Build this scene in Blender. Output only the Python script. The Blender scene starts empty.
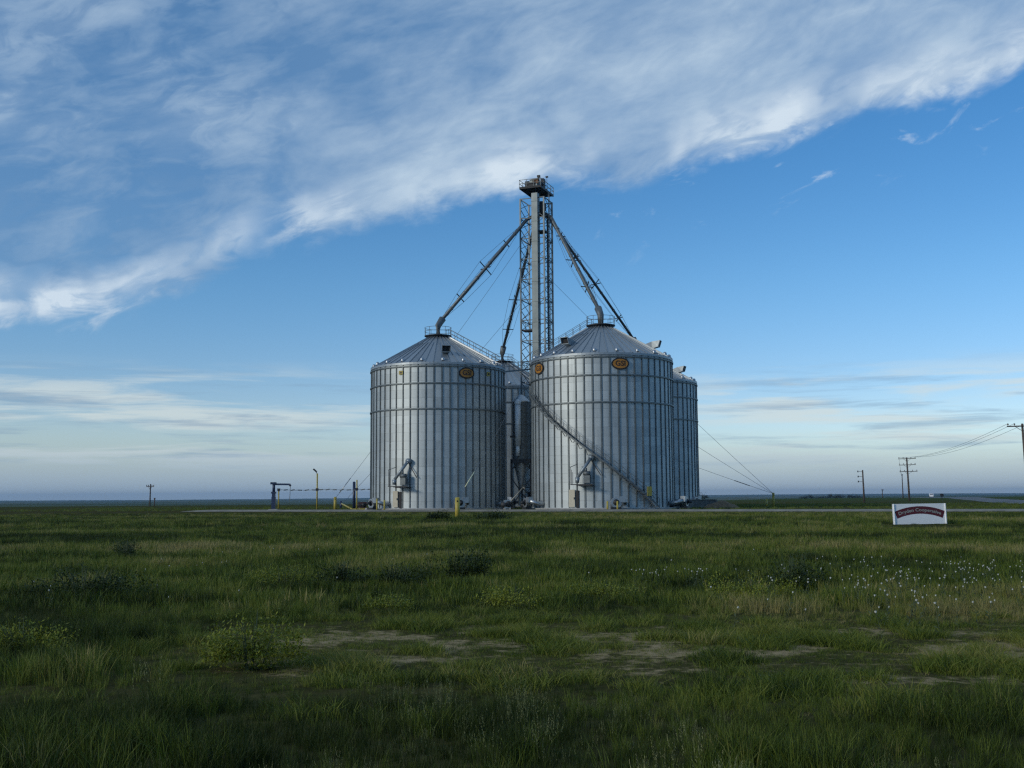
import bpy, bmesh, math, random
import numpy as np
from mathutils import Vector, Matrix, Euler

R = math.radians
random.seed(7)
rng = np.random.default_rng(7)
scene = bpy.context.scene
COL = scene.collection

# ------------------------------------------------------------------ camera
FPX, W, H = 1100.0, 1024, 768
CAMZ = 1.7
PITCH = math.atan((496.6 - 384) / FPX)
ROLL = R(-0.33)
CAM_ROT = Matrix.Rotation(R(90) + PITCH, 3, 'X') @ Matrix.Rotation(ROLL, 3, 'Z')
cam_d = bpy.data.cameras.new('camera')
cam_d.sensor_width = 36.0
cam_d.lens = 36.0 * FPX / W
cam_d.clip_start, cam_d.clip_end = 0.1, 60000
cam = bpy.data.objects.new('camera', cam_d)
COL.objects.link(cam)
cam.location = (0, 0, CAMZ)
cam.rotation_euler = CAM_ROT.to_euler()
scene.camera = cam


def ray(px, py):
    return CAM_ROT @ Vector(((px - W / 2) / FPX, (H / 2 - py) / FPX, -1.0))


def at(px, py, Y):
    d = ray(px, py)
    return Vector((0, 0, CAMZ)) + d * (Y / d.y)


def ground_x(px, Y):
    """x of the vertical through photo column px (at the horizon) at distance Y"""
    return at(px, 500, Y).x


# ------------------------------------------------------------------ noise for placement
def vnoise(x, y, seed=0):
    x = np.asarray(x, float); y = np.asarray(y, float)
    xi, yi = np.floor(x).astype(np.int64), np.floor(y).astype(np.int64)
    fx, fy = x - xi, y - yi
    fx, fy = fx * fx * (3 - 2 * fx), fy * fy * (3 - 2 * fy)

    def h(a, b):
        n = (a * 374761393 + b * 668265263 + seed * 1442695041) & 0xFFFFFFFF
        n = ((n ^ (n >> 13)) * 1274126177) & 0xFFFFFFFF
        return ((n ^ (n >> 16)) & 0xFFFF) / 65535.0
    return (h(xi, yi) * (1 - fx) + h(xi + 1, yi) * fx) * (1 - fy) + (h(xi, yi + 1) * (1 - fx) + h(xi + 1, yi + 1) * fx) * fy


def fbm(x, y, seed=0, n=4):
    s, a, t = 0, 1.0, 0
    for i in range(n):
        s = s + a * vnoise(x * 2 ** i, y * 2 ** i, seed + i * 17); t += a; a *= 0.5
    return s / t


def sstep(a, b, x):
    t = np.clip((np.asarray(x, float) - a) / (b - a), 0, 1)
    return t * t * (3 - 2 * t)


# ------------------------------------------------------------------ materials
def new_mat(name):
    m = bpy.data.materials.new(name)
    m.use_nodes = True
    nt = m.node_tree
    return m, nt, nt.nodes['Principled BSDF']


def nd(nt, typ, **kw):
    n = nt.nodes.new(typ)
    for k, v in kw.items():
        if k.startswith('i_'):
            n.inputs[k[2:]].default_value = v
        else:
            setattr(n, k, v)
    return n


def mat(name, col, rough=0.6, metal=0.0, var=0.25, scale=3.0, bump=0.0, coord='Object', stretch=None):
    """a plain painted / metal / wood surface with uneven wear in it"""
    m, nt, b = new_mat(name)
    tc = nd(nt, 'ShaderNodeTexCoord')
    mp = nd(nt, 'ShaderNodeMapping')
    if stretch:
        mp.inputs['Scale'].default_value = stretch
    nt.links.new(tc.outputs[coord], mp.inputs[0])
    no = nd(nt, 'ShaderNodeTexNoise', i_Scale=scale, i_Detail=6.0, i_Roughness=0.65)
    nt.links.new(mp.outputs[0], no.inputs['Vector'])
    rp = nd(nt, 'ShaderNodeValToRGB')
    rp.color_ramp.elements[0].position, rp.color_ramp.elements[1].position = 0.3, 0.7
    rp.color_ramp.elements[0].color = [c * (1 - var) for c in col] + [1]
    rp.color_ramp.elements[1].color = [min(1, c * (1 + var)) for c in col] + [1]
    nt.links.new(no.outputs['Fac'], rp.inputs[0])
    nt.links.new(rp.outputs[0], b.inputs['Base Color'])
    b.inputs['Roughness'].default_value = rough
    b.inputs['Metallic'].default_value = metal
    if bump:
        bp = nd(nt, 'ShaderNodeBump', i_Strength=bump, i_Distance=0.02)
        nt.links.new(no.outputs['Fac'], bp.inputs['Height'])
        nt.links.new(bp.outputs[0], b.inputs['Normal'])
    return m


M = {}
M['stiff'] = mat('weathered_zinc', (0.175, 0.20, 0.205), 0.55, 0.75, 0.25, 2.0)
M['zinc'] = mat('galvanised_steel', (0.42, 0.45, 0.47), 0.42, 0.85, 0.15, 3.0)
M['zinc_dark'] = mat('dull_galvanised_steel', (0.15, 0.17, 0.175), 0.6, 0.6, 0.25, 3.0)
M['casing'] = mat('elevator_casing_steel', (0.17, 0.20, 0.205), 0.5, 0.6, 0.2, 0.6)
M['spout'] = mat('spout_steel', (0.12, 0.14, 0.15), 0.5, 0.6, 0.25, 1.5)
M['hood'] = mat('roof_hood_steel', (0.27, 0.31, 0.33), 0.5, 0.6, 0.2, 3.0)
M['pale'] = mat('lit_tone_zinc_pipe', (0.62, 0.66, 0.68), 0.55, 0.25, 0.15, 1.5)  # zinc lightened so the shaded downspout looks lit; the light is in the colour
M['auger'] = mat('weathered_auger_steel', (0.42, 0.40, 0.34), 0.55, 0.2, 0.15, 3.0)
M['dark'] = mat('dark_steel', (0.03, 0.032, 0.035), 0.6, 0.3, 0.3, 4.0)
M['black'] = mat('black_rubber', (0.012, 0.012, 0.012), 0.7, 0, 0.2, 4.0)
M['cable'] = mat('steel_cable', (0.12, 0.13, 0.14), 0.5, 0.7, 0.2, 4.0)
M['yellow'] = mat('yellow_safety_paint', (0.40, 0.32, 0.05), 0.5, 0, 0.22, 5.0, 0.1)
M['pale_yellow'] = mat('faded_yellow_plastic', (0.75, 0.68, 0.38), 0.5, 0, 0.1, 3.0)
M['orange'] = mat('orange_enamel', (0.38, 0.165, 0.012), 0.4, 0, 0.15, 3.0)
M['rust'] = mat('orange_brown_gearbox_paint', (0.30, 0.12, 0.025), 0.5, 0.1, 0.35, 3.0)
M['letter'] = mat('dark_lettering', (0.03, 0.012, 0.006), 0.5)
M['navy'] = mat('dark_blue_paint', (0.016, 0.03, 0.075), 0.4, 0, 0.25, 3.0)
M['concrete'] = mat('concrete', (0.36, 0.35, 0.33), 0.9, 0, 0.2, 1.2, 0.3)
M['wall_grey'] = mat('weathered_dark_concrete', (0.17, 0.17, 0.155), 0.9, 0, 0.25, 0.8, 0.3)
M['tan'] = mat('cream_door_paint', (0.50, 0.46, 0.35), 0.55, 0, 0.1, 2.0)
M['white'] = mat('white_sign_vinyl', (0.86, 0.88, 0.88), 0.45, 0, 0.05, 1.2)
M['whitepaint'] = mat('white_vehicle_paint', (0.78, 0.78, 0.78), 0.3, 0, 0.05, 1.0)
M['glass'] = mat('vehicle_glass', (0.02, 0.025, 0.03), 0.1, 0, 0.1, 1.0)
M['maroon'] = mat('maroon_print', (0.10, 0.008, 0.014), 0.5, 0, 0.15, 2.0)
M['grey_print'] = mat('grey_lettering', (0.34, 0.35, 0.32), 0.5, 0, 0.1, 2.0)
M['wood'] = mat('weathered_pole_wood', (0.085, 0.065, 0.05), 0.85, 0, 0.35, 6.0, 0.4, 'Object', (1, 1, 0.1))
M['insulator'] = mat('brown_glazed_insulator', (0.10, 0.07, 0.06), 0.25, 0, 0.2, 2.0)
M['red'] = mat('faded_red_machine_paint', (0.07, 0.03, 0.028), 0.5, 0, 0.3, 2.0)
M['petal'] = mat('white_petals', (0.52, 0.54, 0.50), 0.7, 0, 0.06, 30.0)
M['stem'] = mat('green_stems', (0.045, 0.07, 0.03), 0.7, 0, 0.25, 8.0)
M['bark'] = mat('bark', (0.06, 0.05, 0.04), 0.9, 0, 0.3, 5.0)


def sheet_mat(name, base, rough, ring, nseg, seams=True):
    """corrugated galvanised sheets: every sheet its own tone, dull streaks, lap seams, corrugation bump"""
    m, nt, b = new_mat(name)
    L = nt.links.new
    tc = nd(nt, 'ShaderNodeTexCoord')
    sp = nd(nt, 'ShaderNodeSeparateXYZ')
    L(tc.outputs['Object'], sp.inputs[0])

    def mth(op, a, bb=None, cc=None):
        n = nd(nt, 'ShaderNodeMath', operation=op)
        for i, v in enumerate((a, bb, cc)):
            if v is None: continue
            if isinstance(v, (int, float)): n.inputs[i].default_value = v
            else: L(v, n.inputs[i])
        return n.outputs[0]
    ang = mth('ARCTAN2', sp.outputs[0], sp.outputs[1])
    a01 = mth('MULTIPLY_ADD', ang, nseg / (2 * math.pi), 200.0)
    zi = mth('DIVIDE', sp.outputs[2], ring)
    zf = mth('FLOOR', zi)
    half = mth('MULTIPLY', zf, 0.5)
    ai = mth('FLOOR', mth('ADD', a01, half))
    cmb = nd(nt, 'ShaderNodeCombineXYZ')
    L(ai, cmb.inputs[0]); L(zf, cmb.inputs[1])
    oi = nd(nt, 'ShaderNodeObjectInfo')
    L(oi.outputs['Random'], cmb.inputs[2])
    wn = nd(nt, 'ShaderNodeTexWhiteNoise', noise_dimensions='3D')
    L(cmb.outputs[0], wn.inputs['Vector'])
    mp = nd(nt, 'ShaderNodeMapping')
    mp.inputs['Scale'].default_value = (1.6, 1.6, 0.12)
    L(tc.outputs['Object'], mp.inputs[0])
    n1 = nd(nt, 'ShaderNodeTexNoise', i_Scale=1.4, i_Detail=7.0, i_Roughness=0.7)
    L(mp.outputs[0], n1.inputs['Vector'])
    n2 = nd(nt, 'ShaderNodeTexNoise', i_Scale=9.0, i_Detail=4.0)
    L(tc.outputs['Object'], n2.inputs['Vector'])
    t = mth('MULTIPLY_ADD', wn.outputs['Value'], 0.16, 0.74)
    t = mth('ADD', t, mth('MULTIPLY', mth('SUBTRACT', n1.outputs['Fac'], 0.5), 0.34))
    t = mth('ADD', t, mth('MULTIPLY', mth('SUBTRACT', n2.outputs['Fac'], 0.5), 0.08))
    if seams:
        mps = nd(nt, 'ShaderNodeMapping'); mps.inputs['Scale'].default_value = (2.2, 2.2, 0.05)
        L(tc.outputs['Object'], mps.inputs[0])
        n5 = nd(nt, 'ShaderNodeTexNoise', i_Scale=1.6, i_Detail=5.0, i_Roughness=0.6)
        L(mps.outputs[0], n5.inputs['Vector'])
        st5 = nd(nt, 'ShaderNodeMapRange'); st5.inputs['From Min'].default_value = 0.58; st5.inputs['From Max'].default_value = 0.74
        L(n5.outputs['Fac'], st5.inputs['Value'])
        t = mth('SUBTRACT', t, mth('MULTIPLY', st5.outputs[0], 0.20))
        fr = mth('FRACT', zi)
        se = mth('LESS_THAN', fr, 0.05)
        t = mth('SUBTRACT', t, mth('MULTIPLY', se, 0.16))
    rp = nd(nt, 'ShaderNodeMixRGB', blend_type='MULTIPLY', i_Fac=1.0)
    rp.inputs[1].default_value = (*base, 1)
    L(t, rp.inputs[2])
    L(rp.outputs[0], b.inputs['Base Color'])
    b.inputs['Metallic'].default_value = 0.72
    rr = mth('MULTIPLY_ADD', n1.outputs['Fac'], 0.25, rough - 0.12)
    L(rr, b.inputs['Roughness'])
    return m


M['sheet'] = sheet_mat('corrugated_galvanised_sheet', (0.56, 0.615, 0.625), 0.58, 1.118, 20)
M['roof'] = sheet_mat('galvanised_roof_panel', (0.40, 0.45, 0.48), 0.48, 40.0, 54, False)


# ------------------------------------------------------------------ mesh builder
class MB:
    def __init__(self):
        self.v, self.f, self.m, self.smooth = [], [], [], []

    def add(self, verts, faces, mi=0, smooth=False):
        o = len(self.v)
        self.v += [tuple(p) for p in verts]
        self.f += [tuple(i + o for i in f) for f in faces]
        self.m += [mi] * len(faces)
        self.smooth += [smooth] * len(faces)
        return self

    def box(self, c, s, rot=None, mi=0):
        c = Vector(c)
        vs = []
        for z in (-.5, .5):
            for x, y in ((-.5, -.5), (.5, -.5), (.5, .5), (-.5, .5)):
                p = Vector((x * s[0], y * s[1], z * s[2]))
                if rot is not None: p = rot @ p
                vs.append(c + p)
        return self.add(vs, [(3, 2, 1, 0), (4, 5, 6, 7), (0, 1, 5, 4), (1, 2, 6, 5), (2, 3, 7, 6), (3, 0, 4, 7)], mi)

    def tube(self, pts, r, n=8, mi=0, r1=None, cap=True):
        pts = [Vector(p) for p in pts]
        k = len(pts)
        vs, fs = [], []
        for i, p in enumerate(pts):
            d = (pts[min(i + 1, k - 1)] - pts[max(i - 1, 0)]).normalized()
            a = d.orthogonal().normalized() if abs(d.z) > 0.999 else d.cross(Vector((0, 0, 1))).normalized()
            bb = d.cross(a).normalized()
            rr = r if r1 is None else r + (r1 - r) * i / (k - 1)
            for j in range(n):
                t = 2 * math.pi * j / n
                vs.append(p + a * rr * math.cos(t) + bb * rr * math.sin(t))
        for i in range(k - 1):
            for j in range(n):
                q = (j + 1) % n
                fs.append((i * n + j, i * n + q, (i + 1) * n + q, (i + 1) * n + j))
        if cap:
            fs += [tuple(reversed(range(n))), tuple((k - 1) * n + j for j in range(n))]
        return self.add(vs, fs, mi, n > 6)

    def bar(self, a, b, w, h=None, mi=0):
        a, b = Vector(a), Vector(b)
        h = h or w
        d = (b - a)
        l = d.length
        d.normalize()
        x = d.cross(Vector((0, 0, 1)))
        x = Vector((1, 0, 0)) if x.length < 1e-3 else x.normalized()
        z = x.cross(d).normalized()
        rot = Matrix((x, d, z)).transposed()
        return self.box((a + b) / 2, (w, l, h), rot, mi)

    def lathe(self, prof, n=48, a0=0, a1=2 * math.pi, mi=0, smooth=True, c=(0, 0)):
        full = abs(a1 - a0 - 2 * math.pi) < 1e-6
        m = n if full else n + 1
        vs, fs = [], []
        for (r, z) in prof:
            for j in range(m):
                t = a0 + (a1 - a0) * j / n
                vs.append((c[0] + r * math.sin(t), c[1] - r * math.cos(t), z))
        for i in range(len(prof) - 1):
            for j in range(n):
                q = (j + 1) % m
                fs.append((i * m + j, i * m + q, (i + 1) * m + q, (i + 1) * m + j))
        return self.add(vs, fs, mi, smooth)

    def build(self, name, mats, parent=None, loc=(0, 0, 0)):
        me = bpy.data.meshes.new(name)
        me.from_pydata(self.v, [], self.f)
        for mm in (mats if isinstance(mats, (list, tuple)) else [mats]):
            me.materials.append(mm)
        me.polygons.foreach_set('material_index', self.m)
        me.polygons.foreach_set('use_smooth', self.smooth)
        me.update()
        o = bpy.data.objects.new(name, me)
        COL.objects.link(o)
        o.location = loc
        if parent: o.parent = parent
        return o


def empty(name, loc=(0, 0, 0), rz=0.0):
    o = bpy.data.objects.new(name, None)
    o.empty_display_size = 0.3
    COL.objects.link(o)
    o.location = loc
    o.rotation_euler = (0, 0, rz)
    return o


def tag(o, label=None, cat=None, group=None, kind=None):
    if label: o['label'] = label
    if cat: o['category'] = cat
    if group: o['group'] = group
    if kind: o['kind'] = kind
    return o


def copy_tree(o, parent=None):
    c = o.copy()
    COL.objects.link(c)
    c.parent = parent
    for ch in list(o.children):
        copy_tree(ch, c)
    return c


def text_mesh(body, size, extrude=0.0):
    cu = bpy.data.curves.new('lettering', 'FONT')
    cu.body = body; cu.size = size; cu.extrude = extrude
    cu.align_x = 'CENTER'; cu.align_y = 'CENTER'
    cu.resolution_u = 3
    cu.offset = size * 0.02
    o = bpy.data.objects.new('lettering', cu)
    COL.objects.link(o)
    dg = bpy.context.evaluated_depsgraph_get()
    me = bpy.data.meshes.new_from_object(o.evaluated_get(dg))
    vs = [v.co.copy() for v in me.vertices]
    fs = [tuple(p.vertices) for p in me.polygons]
    bpy.data.objects.remove(o); bpy.data.curves.remove(cu); bpy.data.meshes.remove(me)
    return vs, fs


# ------------------------------------------------------------------ terrain
def terrain(x, y):
    x = np.asarray(x, float); y = np.asarray(y, float)
    d = np.hypot(x, y)
    az = np.degrees(np.arctan2(x, np.maximum(y, 1e-6)))
    right = sstep(6, 18, az)
    d0 = 230 + 330 * right
    drop = -8 * sstep(d0, d0 + 900, d) * (1 - 0.45 * right)
    roll = (fbm(x / 900 + 3, y / 900, 5, 3) - 0.5) * 10 * sstep(900, 3000, d)
    ridge = (fbm(x / 2600 + 9, y / 2600, 11, 3) - 0.42) * 26 * sstep(5000, 9000, d)
    bank = 0.9 * np.exp(-(((x - 215) / 40) ** 2 + ((y - 415) / 45) ** 2))
    small = (fbm(x / 6.0, y / 6.0, 21, 3) - 0.5) * 0.14 * sstep(4, 9, d) * (1 - sstep(95, 110, d))
    return drop + roll + ridge + bank + small


def bare_mask(x, y):
    """the worn, dry strip across the field"""
    x = np.asarray(x, float); y = np.asarray(y, float)
    yc = 12.6 + 0.10 * (x - 2) * -1.0
    half = 2.4 + 0.9 * vnoise(x / 3.0, y * 0, 3)
    band = np.exp(-(((y - yc) / half) ** 2) * 1.3)
    band = band * sstep(-4.6, -1.5, x) * 1.0
    n = fbm(x / 0.8, y / 0.42, 31, 4)
    return np.clip(band * (0.35 + 0.65 * sstep(0.42, 0.62, n)) * 1.1, 0, 1)


ROAD = [(-43, 148.5), (-36, 145.5), (-20, 139), (9, 127.5), (30, 119), (52, 109.5), (110, 86), (260, 30)]


def build_ground():
    rad = [0.0] + list(np.geomspace(1.2, 9500, 250))
    nseg = 480
    t = np.linspace(0, 2 * np.pi, nseg, endpoint=False)
    rr = np.array(rad[1:])
    X = np.outer(rr, np.sin(t)); Y = np.outer(rr, np.cos(t))
    Z = terrain(X, Y)
    vs = [(0.0, 0.0, 0.0)] + list(zip(X.ravel(), Y.ravel(), Z.ravel()))
    fs = []
    for j in range(nseg):
        fs.append((0, 1 + (j + 1) % nseg, 1 + j))
    for i in range(len(rr) - 1):
        a = 1 + i * nseg
        for j in range(nseg):
            q = (j + 1) % nseg
            fs.append((a + j, a + q, a + nseg + q, a + nseg + j))
    mb = MB(); mb.add(vs, fs, 0, True)
    o = mb.build('ground', ground_mat())
    at_ = o.data.attributes.new('bare', 'FLOAT', 'POINT')
    b = np.concatenate([[0], bare_mask(X, Y).ravel()]).astype(np.float32)
    at_.data.foreach_set('value', b)
    tag(o, kind='structure')
    return o


def ground_mat():
    m, nt, b = new_mat('prairie_ground')
    L = nt.links.new
    geo = nd(nt, 'ShaderNodeNewGeometry')
    n1 = nd(nt, 'ShaderNodeTexNoise', i_Scale=0.9, i_Detail=9.0, i_Roughness=0.7)
    L(geo.outputs['Position'], n1.inputs['Vector'])
    r1 = nd(nt, 'ShaderNodeValToRGB')
    e = r1.color_ramp.elements
    e[0].position, e[1].position = 0.32, 0.68
    e[0].color, e[1].color = (0.038, 0.040, 0.014, 1), (0.085, 0.080, 0.034, 1)
    L(n1.outputs['Fac'], r1.inputs[0])
    # far fields: broad patches of crop, pasture and fallow
    mp = nd(nt, 'ShaderNodeMapping'); mp.inputs['Scale'].default_value = (0.0016, 0.0042, 0.0)
    L(geo.outputs['Position'], mp.inputs[0])
    vo = nd(nt, 'ShaderNodeTexVoronoi', i_Scale=1.0)
    L(mp.outputs[0], vo.inputs['Vector'])
    sx = nd(nt, 'ShaderNodeSeparateXYZ'); L(vo.outputs['Color'], sx.inputs[0])
    r2 = nd(nt, 'ShaderNodeValToRGB')
    e = r2.color_ramp.elements
    e[0].color, e[1].color = (0.050, 0.070, 0.026, 1), (0.125, 0.12, 0.065, 1)
    for p, c in ((0.4, (0.060, 0.084, 0.032, 1)), (0.7, (0.085, 0.098, 0.046, 1))):
        e.new(p).color = c
    L(sx.outputs[0], r2.inputs[0])
    ln = nd(nt, 'ShaderNodeVectorMath', operation='LENGTH'); L(geo.outputs['Position'], ln.inputs[0])
    mr = nd(nt, 'ShaderNodeMapRange'); mr.inputs['From Min'].default_value = 190; mr.inputs['From Max'].default_value = 420
    L(ln.outputs['Value'], mr.inputs['Value'])
    mx = nd(nt, 'ShaderNodeMixRGB'); L(mr.outputs[0], mx.inputs[0]); L(r1.outputs[0], mx.inputs[1]); L(r2.outputs[0], mx.inputs[2])
    # dry earth where the grass is worn away
    at_ = nd(nt, 'ShaderNodeAttribute', attribute_name='bare')
    n3 = nd(nt, 'ShaderNodeTexNoise', i_Scale=5.0, i_Detail=10.0, i_Roughness=0.75)
    L(geo.outputs['Position'], n3.inputs['Vector'])
    r3 = nd(nt, 'ShaderNodeValToRGB')
    e = r3.color_ramp.elements
    e[0].position, e[1].position = 0.3, 0.72
    e[0].color, e[1].color = (0.15, 0.115, 0.06, 1), (0.43, 0.335, 0.185, 1)
    L(n3.outputs['Fac'], r3.inputs[0])
    n4 = nd(nt, 'ShaderNodeTexNoise', i_Scale=3.8, i_Detail=9.0, i_Roughness=0.74)
    mp4 = nd(nt, 'ShaderNodeMapping'); mp4.inputs['Scale'].default_value = (1.0, 1.0, 1.0)
    L(geo.outputs['Position'], mp4.inputs[0]); L(mp4.outputs[0], n4.inputs['Vector'])
    mm = nd(nt, 'ShaderNodeMath', operation='MULTIPLY_ADD'); mm.inputs[1].default_value = 2.9
    L(at_.outputs['Fac'], mm.inputs[0])
    ms = nd(nt, 'ShaderNodeMath', operation='MULTIPLY_ADD'); ms.inputs[1].default_value = 8.0; ms.inputs[2].default_value = -5.3
    L(n4.outputs['Fac'], ms.inputs[0]); L(ms.outputs[0], mm.inputs[2])
    mc = nd(nt, 'ShaderNodeClamp'); L(mm.outputs[0], mc.inputs[0])
    nr = nd(nt, 'ShaderNodeMapRange'); nr.inputs['From Min'].default_value = 40; nr.inputs['From Max'].default_value = 110; nr.inputs['To Min'].default_value = 1.0; nr.inputs['To Max'].default_value = 0.0
    L(ln.outputs['Value'], nr.inputs['Value'])
    mk = nd(nt, 'ShaderNodeMath', operation='MULTIPLY'); L(mc.outputs[0], mk.inputs[0]); L(nr.outputs[0], mk.inputs[1])
    mx2 = nd(nt, 'ShaderNodeMixRGB'); L(mk.outputs[0], mx2.inputs[0]); L(mx.outputs[0], mx2.inputs[1]); L(r3.outputs[0], mx2.inputs[2])
    L(mx2.outputs[0], b.inputs['Base Color'])
    b.inputs['Roughness'].default_value = 0.95
    b.inputs['Specular IOR Level'].default_value = 0.0
    bp = nd(nt, 'ShaderNodeBump', i_Distance=0.04)
    bs = nd(nt, 'ShaderNodeMapRange'); bs.inputs['From Min'].default_value = 12; bs.inputs['From Max'].default_value = 45; bs.inputs['To Min'].default_value = 0.6; bs.inputs['To Max'].default_value = 0.0
    L(ln.outputs['Value'], bs.inputs['Value']); L(bs.outputs[0], bp.inputs['Strength'])
    L(n3.outputs['Fac'], bp.inputs['Height']); L(bp.outputs[0], b.inputs['Normal'])
    return m


def ribbon(name, pts, width, m, z=0.03, sub=16):
    """road laid along a polyline, following the terrain"""
    P = [Vector((p[0], p[1], 0)) for p in pts]
    fine = []
    for i in range(len(P) - 1):
        p0, p1, p2, p3 = P[max(i - 1, 0)], P[i], P[i + 1], P[min(i + 2, len(P) - 1)]
        for k in range(sub):
            t = k / sub
            fine.append(0.5 * ((2 * p1) + (p2 - p0) * t + (2 * p0 - 5 * p1 + 4 * p2 - p3) * t * t + (3 * p1 - p0 - 3 * p2 + p3) * t ** 3))
    fine.append(P[-1])
    vs, fs = [], []
    nx = 6
    for i, p in enumerate(fine):
        d = (fine[min(i + 1, len(fine) - 1)] - fine[max(i - 1, 0)]).normalized()
        s = Vector((d.y, -d.x, 0))
        wob = 0.35 * math.sin(i * 1.7) + 0.25 * math.sin(i * 0.63)
        for j in range(nx + 1):
            u = j / nx - 0.5
            q = p + s * (u * (width + wob))
            edge = 1 - (2 * abs(u)) ** 4
            if name == 'gravel_road': edge *= min(1.0, i / 9.0)
            vs.append((q.x, q.y, float(terrain(q.x, q.y)) - 0.05 + (z + 0.05) * edge))
    for i in range(len(fine) - 1):
        for j in range(nx):
            a = i * (nx + 1) + j
            fs.append((a, a + 1, a + nx + 2, a + nx + 1))
    mb = MB(); mb.add(vs, fs, 0, True)
    return tag(mb.build(name, m), kind='structure')


M['gravel'] = mat('pale_gravel', (0.22, 0.20, 0.155), 0.95, 0, 0.5, 0.6, 0.5)
M['asphalt'] = mat('worn_asphalt', (0.10, 0.105, 0.11), 0.9, 0, 0.2, 0.5, 0.2)
build_ground()
ribbon('gravel_road', ROAD, 9.0, M['gravel'], 0.18)
ribbon('highway', [(330, 1000), (250, 700), (206, 540), (175, 430), (134, 310), (100, 215), (88, 170), (90, 110), (110, 40), (140, -40)], 13.0, M['asphalt'], 0.22)

# ------------------------------------------------------------------ grain bins
BR = 9.15          # radius
BH = 19.2         # eave height
NST = 54           # vertical stiffeners
CAPR, CAPZ = 1.4, 23.75
YB = {1: 151.5, 2: 143.0, 3: 181.5, 4: 172.5}
PXB = {1: 437.9, 2: 603.2, 3: 503.0, 4: 639.5}
BIN = {i: Vector((ground_x(PXB[i], YB[i]), YB[i], 0)) for i in YB}


def rz(t):
    return Matrix.Rotation(t, 3, 'Z')


def on_bin(theta, r, z):
    """point on a bin: theta 0 faces -Y, positive to the right"""
    return Vector((r * math.sin(theta), -r * math.cos(theta), z))


def roof_z(r):
    return BH + 0.05 + (BR + 0.12 - r) * (CAPZ - BH - 0.05) / (BR + 0.12 - CAPR)


def bin_wall(off):
    mb = MB()
    mb.lathe([(BR, 0.25), (BR, BH)], 162, smooth=True)
    for k in range(NST):
        t = off + 2 * math.pi * k / NST
        # hat-section stiffener: two flanges and a raised web
        c = on_bin(t, BR + 0.055, (BH + 0.3) / 2)
        mb.box(c, (0.115, 0.10, BH - 0.35), rz(t), 1)
        c = on_bin(t, BR + 0.012, (BH + 0.3) / 2)
        mb.box(c, (0.25, 0.02, BH - 0.38), rz(t), 1)
    return mb


def ring_mb(z, r, t=0.075):
    mb = MB()
    mb.lathe([(r - t, z - t), (r + t, z - t), (r + t, z + t), (r - t, z + t), (r - t, z - t)], 108, smooth=False)
    return mb


def roof_mb():
    mb = MB()
    n = NST
    r0, r1 = BR + 0.12, CAPR - 0.05
    mb.lathe([(r0 - 0.1, BH - 0.22), (r0, BH - 0.22), (r0, BH + 0.05), (r1, CAPZ)], n * 2, smooth=False)
    for k in range(n):      # standing ribs between the roof panels
        t = 2 * math.pi * k / n
        a = on_bin(t, r0, BH + 0.09)
        rr = r1 if k % 2 == 0 else 3.4
        b = on_bin(t, rr, roof_z(rr) + 0.04)
        mb.bar(a, b, 0.075, 0.08, 0)
    return mb


def eave_vent_mb():
    mb = MB()
    mb.lathe([(0.24, 0), (0.26, 0.16), (0.2, 0.34), (0.08, 0.42), (0.0, 0.43)], 10)
    return mb


def exhauster_parts(parent, t):
    """sheet-metal roof exhauster: neck on the slope, hood widening to an open mouth facing outwards"""
    r = 6.9
    base = on_bin(t, r, roof_z(r))
    rot = rz(t)
    def P(x, y, z):          # y negative = outwards
        return base + rot @ Vector((x, y, z))
    mb = MB()
    w0, w1 = 0.36, 0.55
    # throat (back) and mouth (front) rectangles
    back = [P(-w0, 1.5, 0.0), P(w0, 1.5, 0.0), P(w0, 1.5, 0.40), P(-w0, 1.5, 0.40)]
    mid = [P(-w0, 0.1, -0.05), P(w0, 0.1, -0.05), P(w0, 0.1, 0.88), P(-w0, 0.1, 0.88)]
    front = [P(-w1, -0.75, 0.18), P(w1, -0.75, 0.18), P(w1, -1.0, 0.98), P(-w1, -1.0, 0.98)]
    vs = back + mid + front
    fs = [(0, 1, 2, 3)]
    for a in (0, 4):
        for j in range(4):
            q = (j + 1) % 4
            fs.append((a + j, a + q, a + 4 + q, a + 4 + j))
    mb.add(vs, fs)
    for j in range(4):
        mb.bar(front[j], front[(j + 1) % 4], 0.06, 0.06)
    o = mb.build('roof_exhauster', M['hood'], parent)
    m2 = MB()
    m2.add([P(-w1 + .05, -0.55, 0.2), P(w1 - .05, -0.55, 0.2), P(w1 - .05, -0.6, 0.92), P(-w1 + .05, -0.6, 0.92)], [(0, 1, 2, 3)])
    for k in range(4):
        m2.bar(P(-w1 + .06, -0.6, 0.32 + 0.17 * k), P(w1 - .06, -0.6, 0.32 + 0.17 * k), 0.05, 0.03)
    m2.build('louvre', M['black'], o)
    return o


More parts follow.
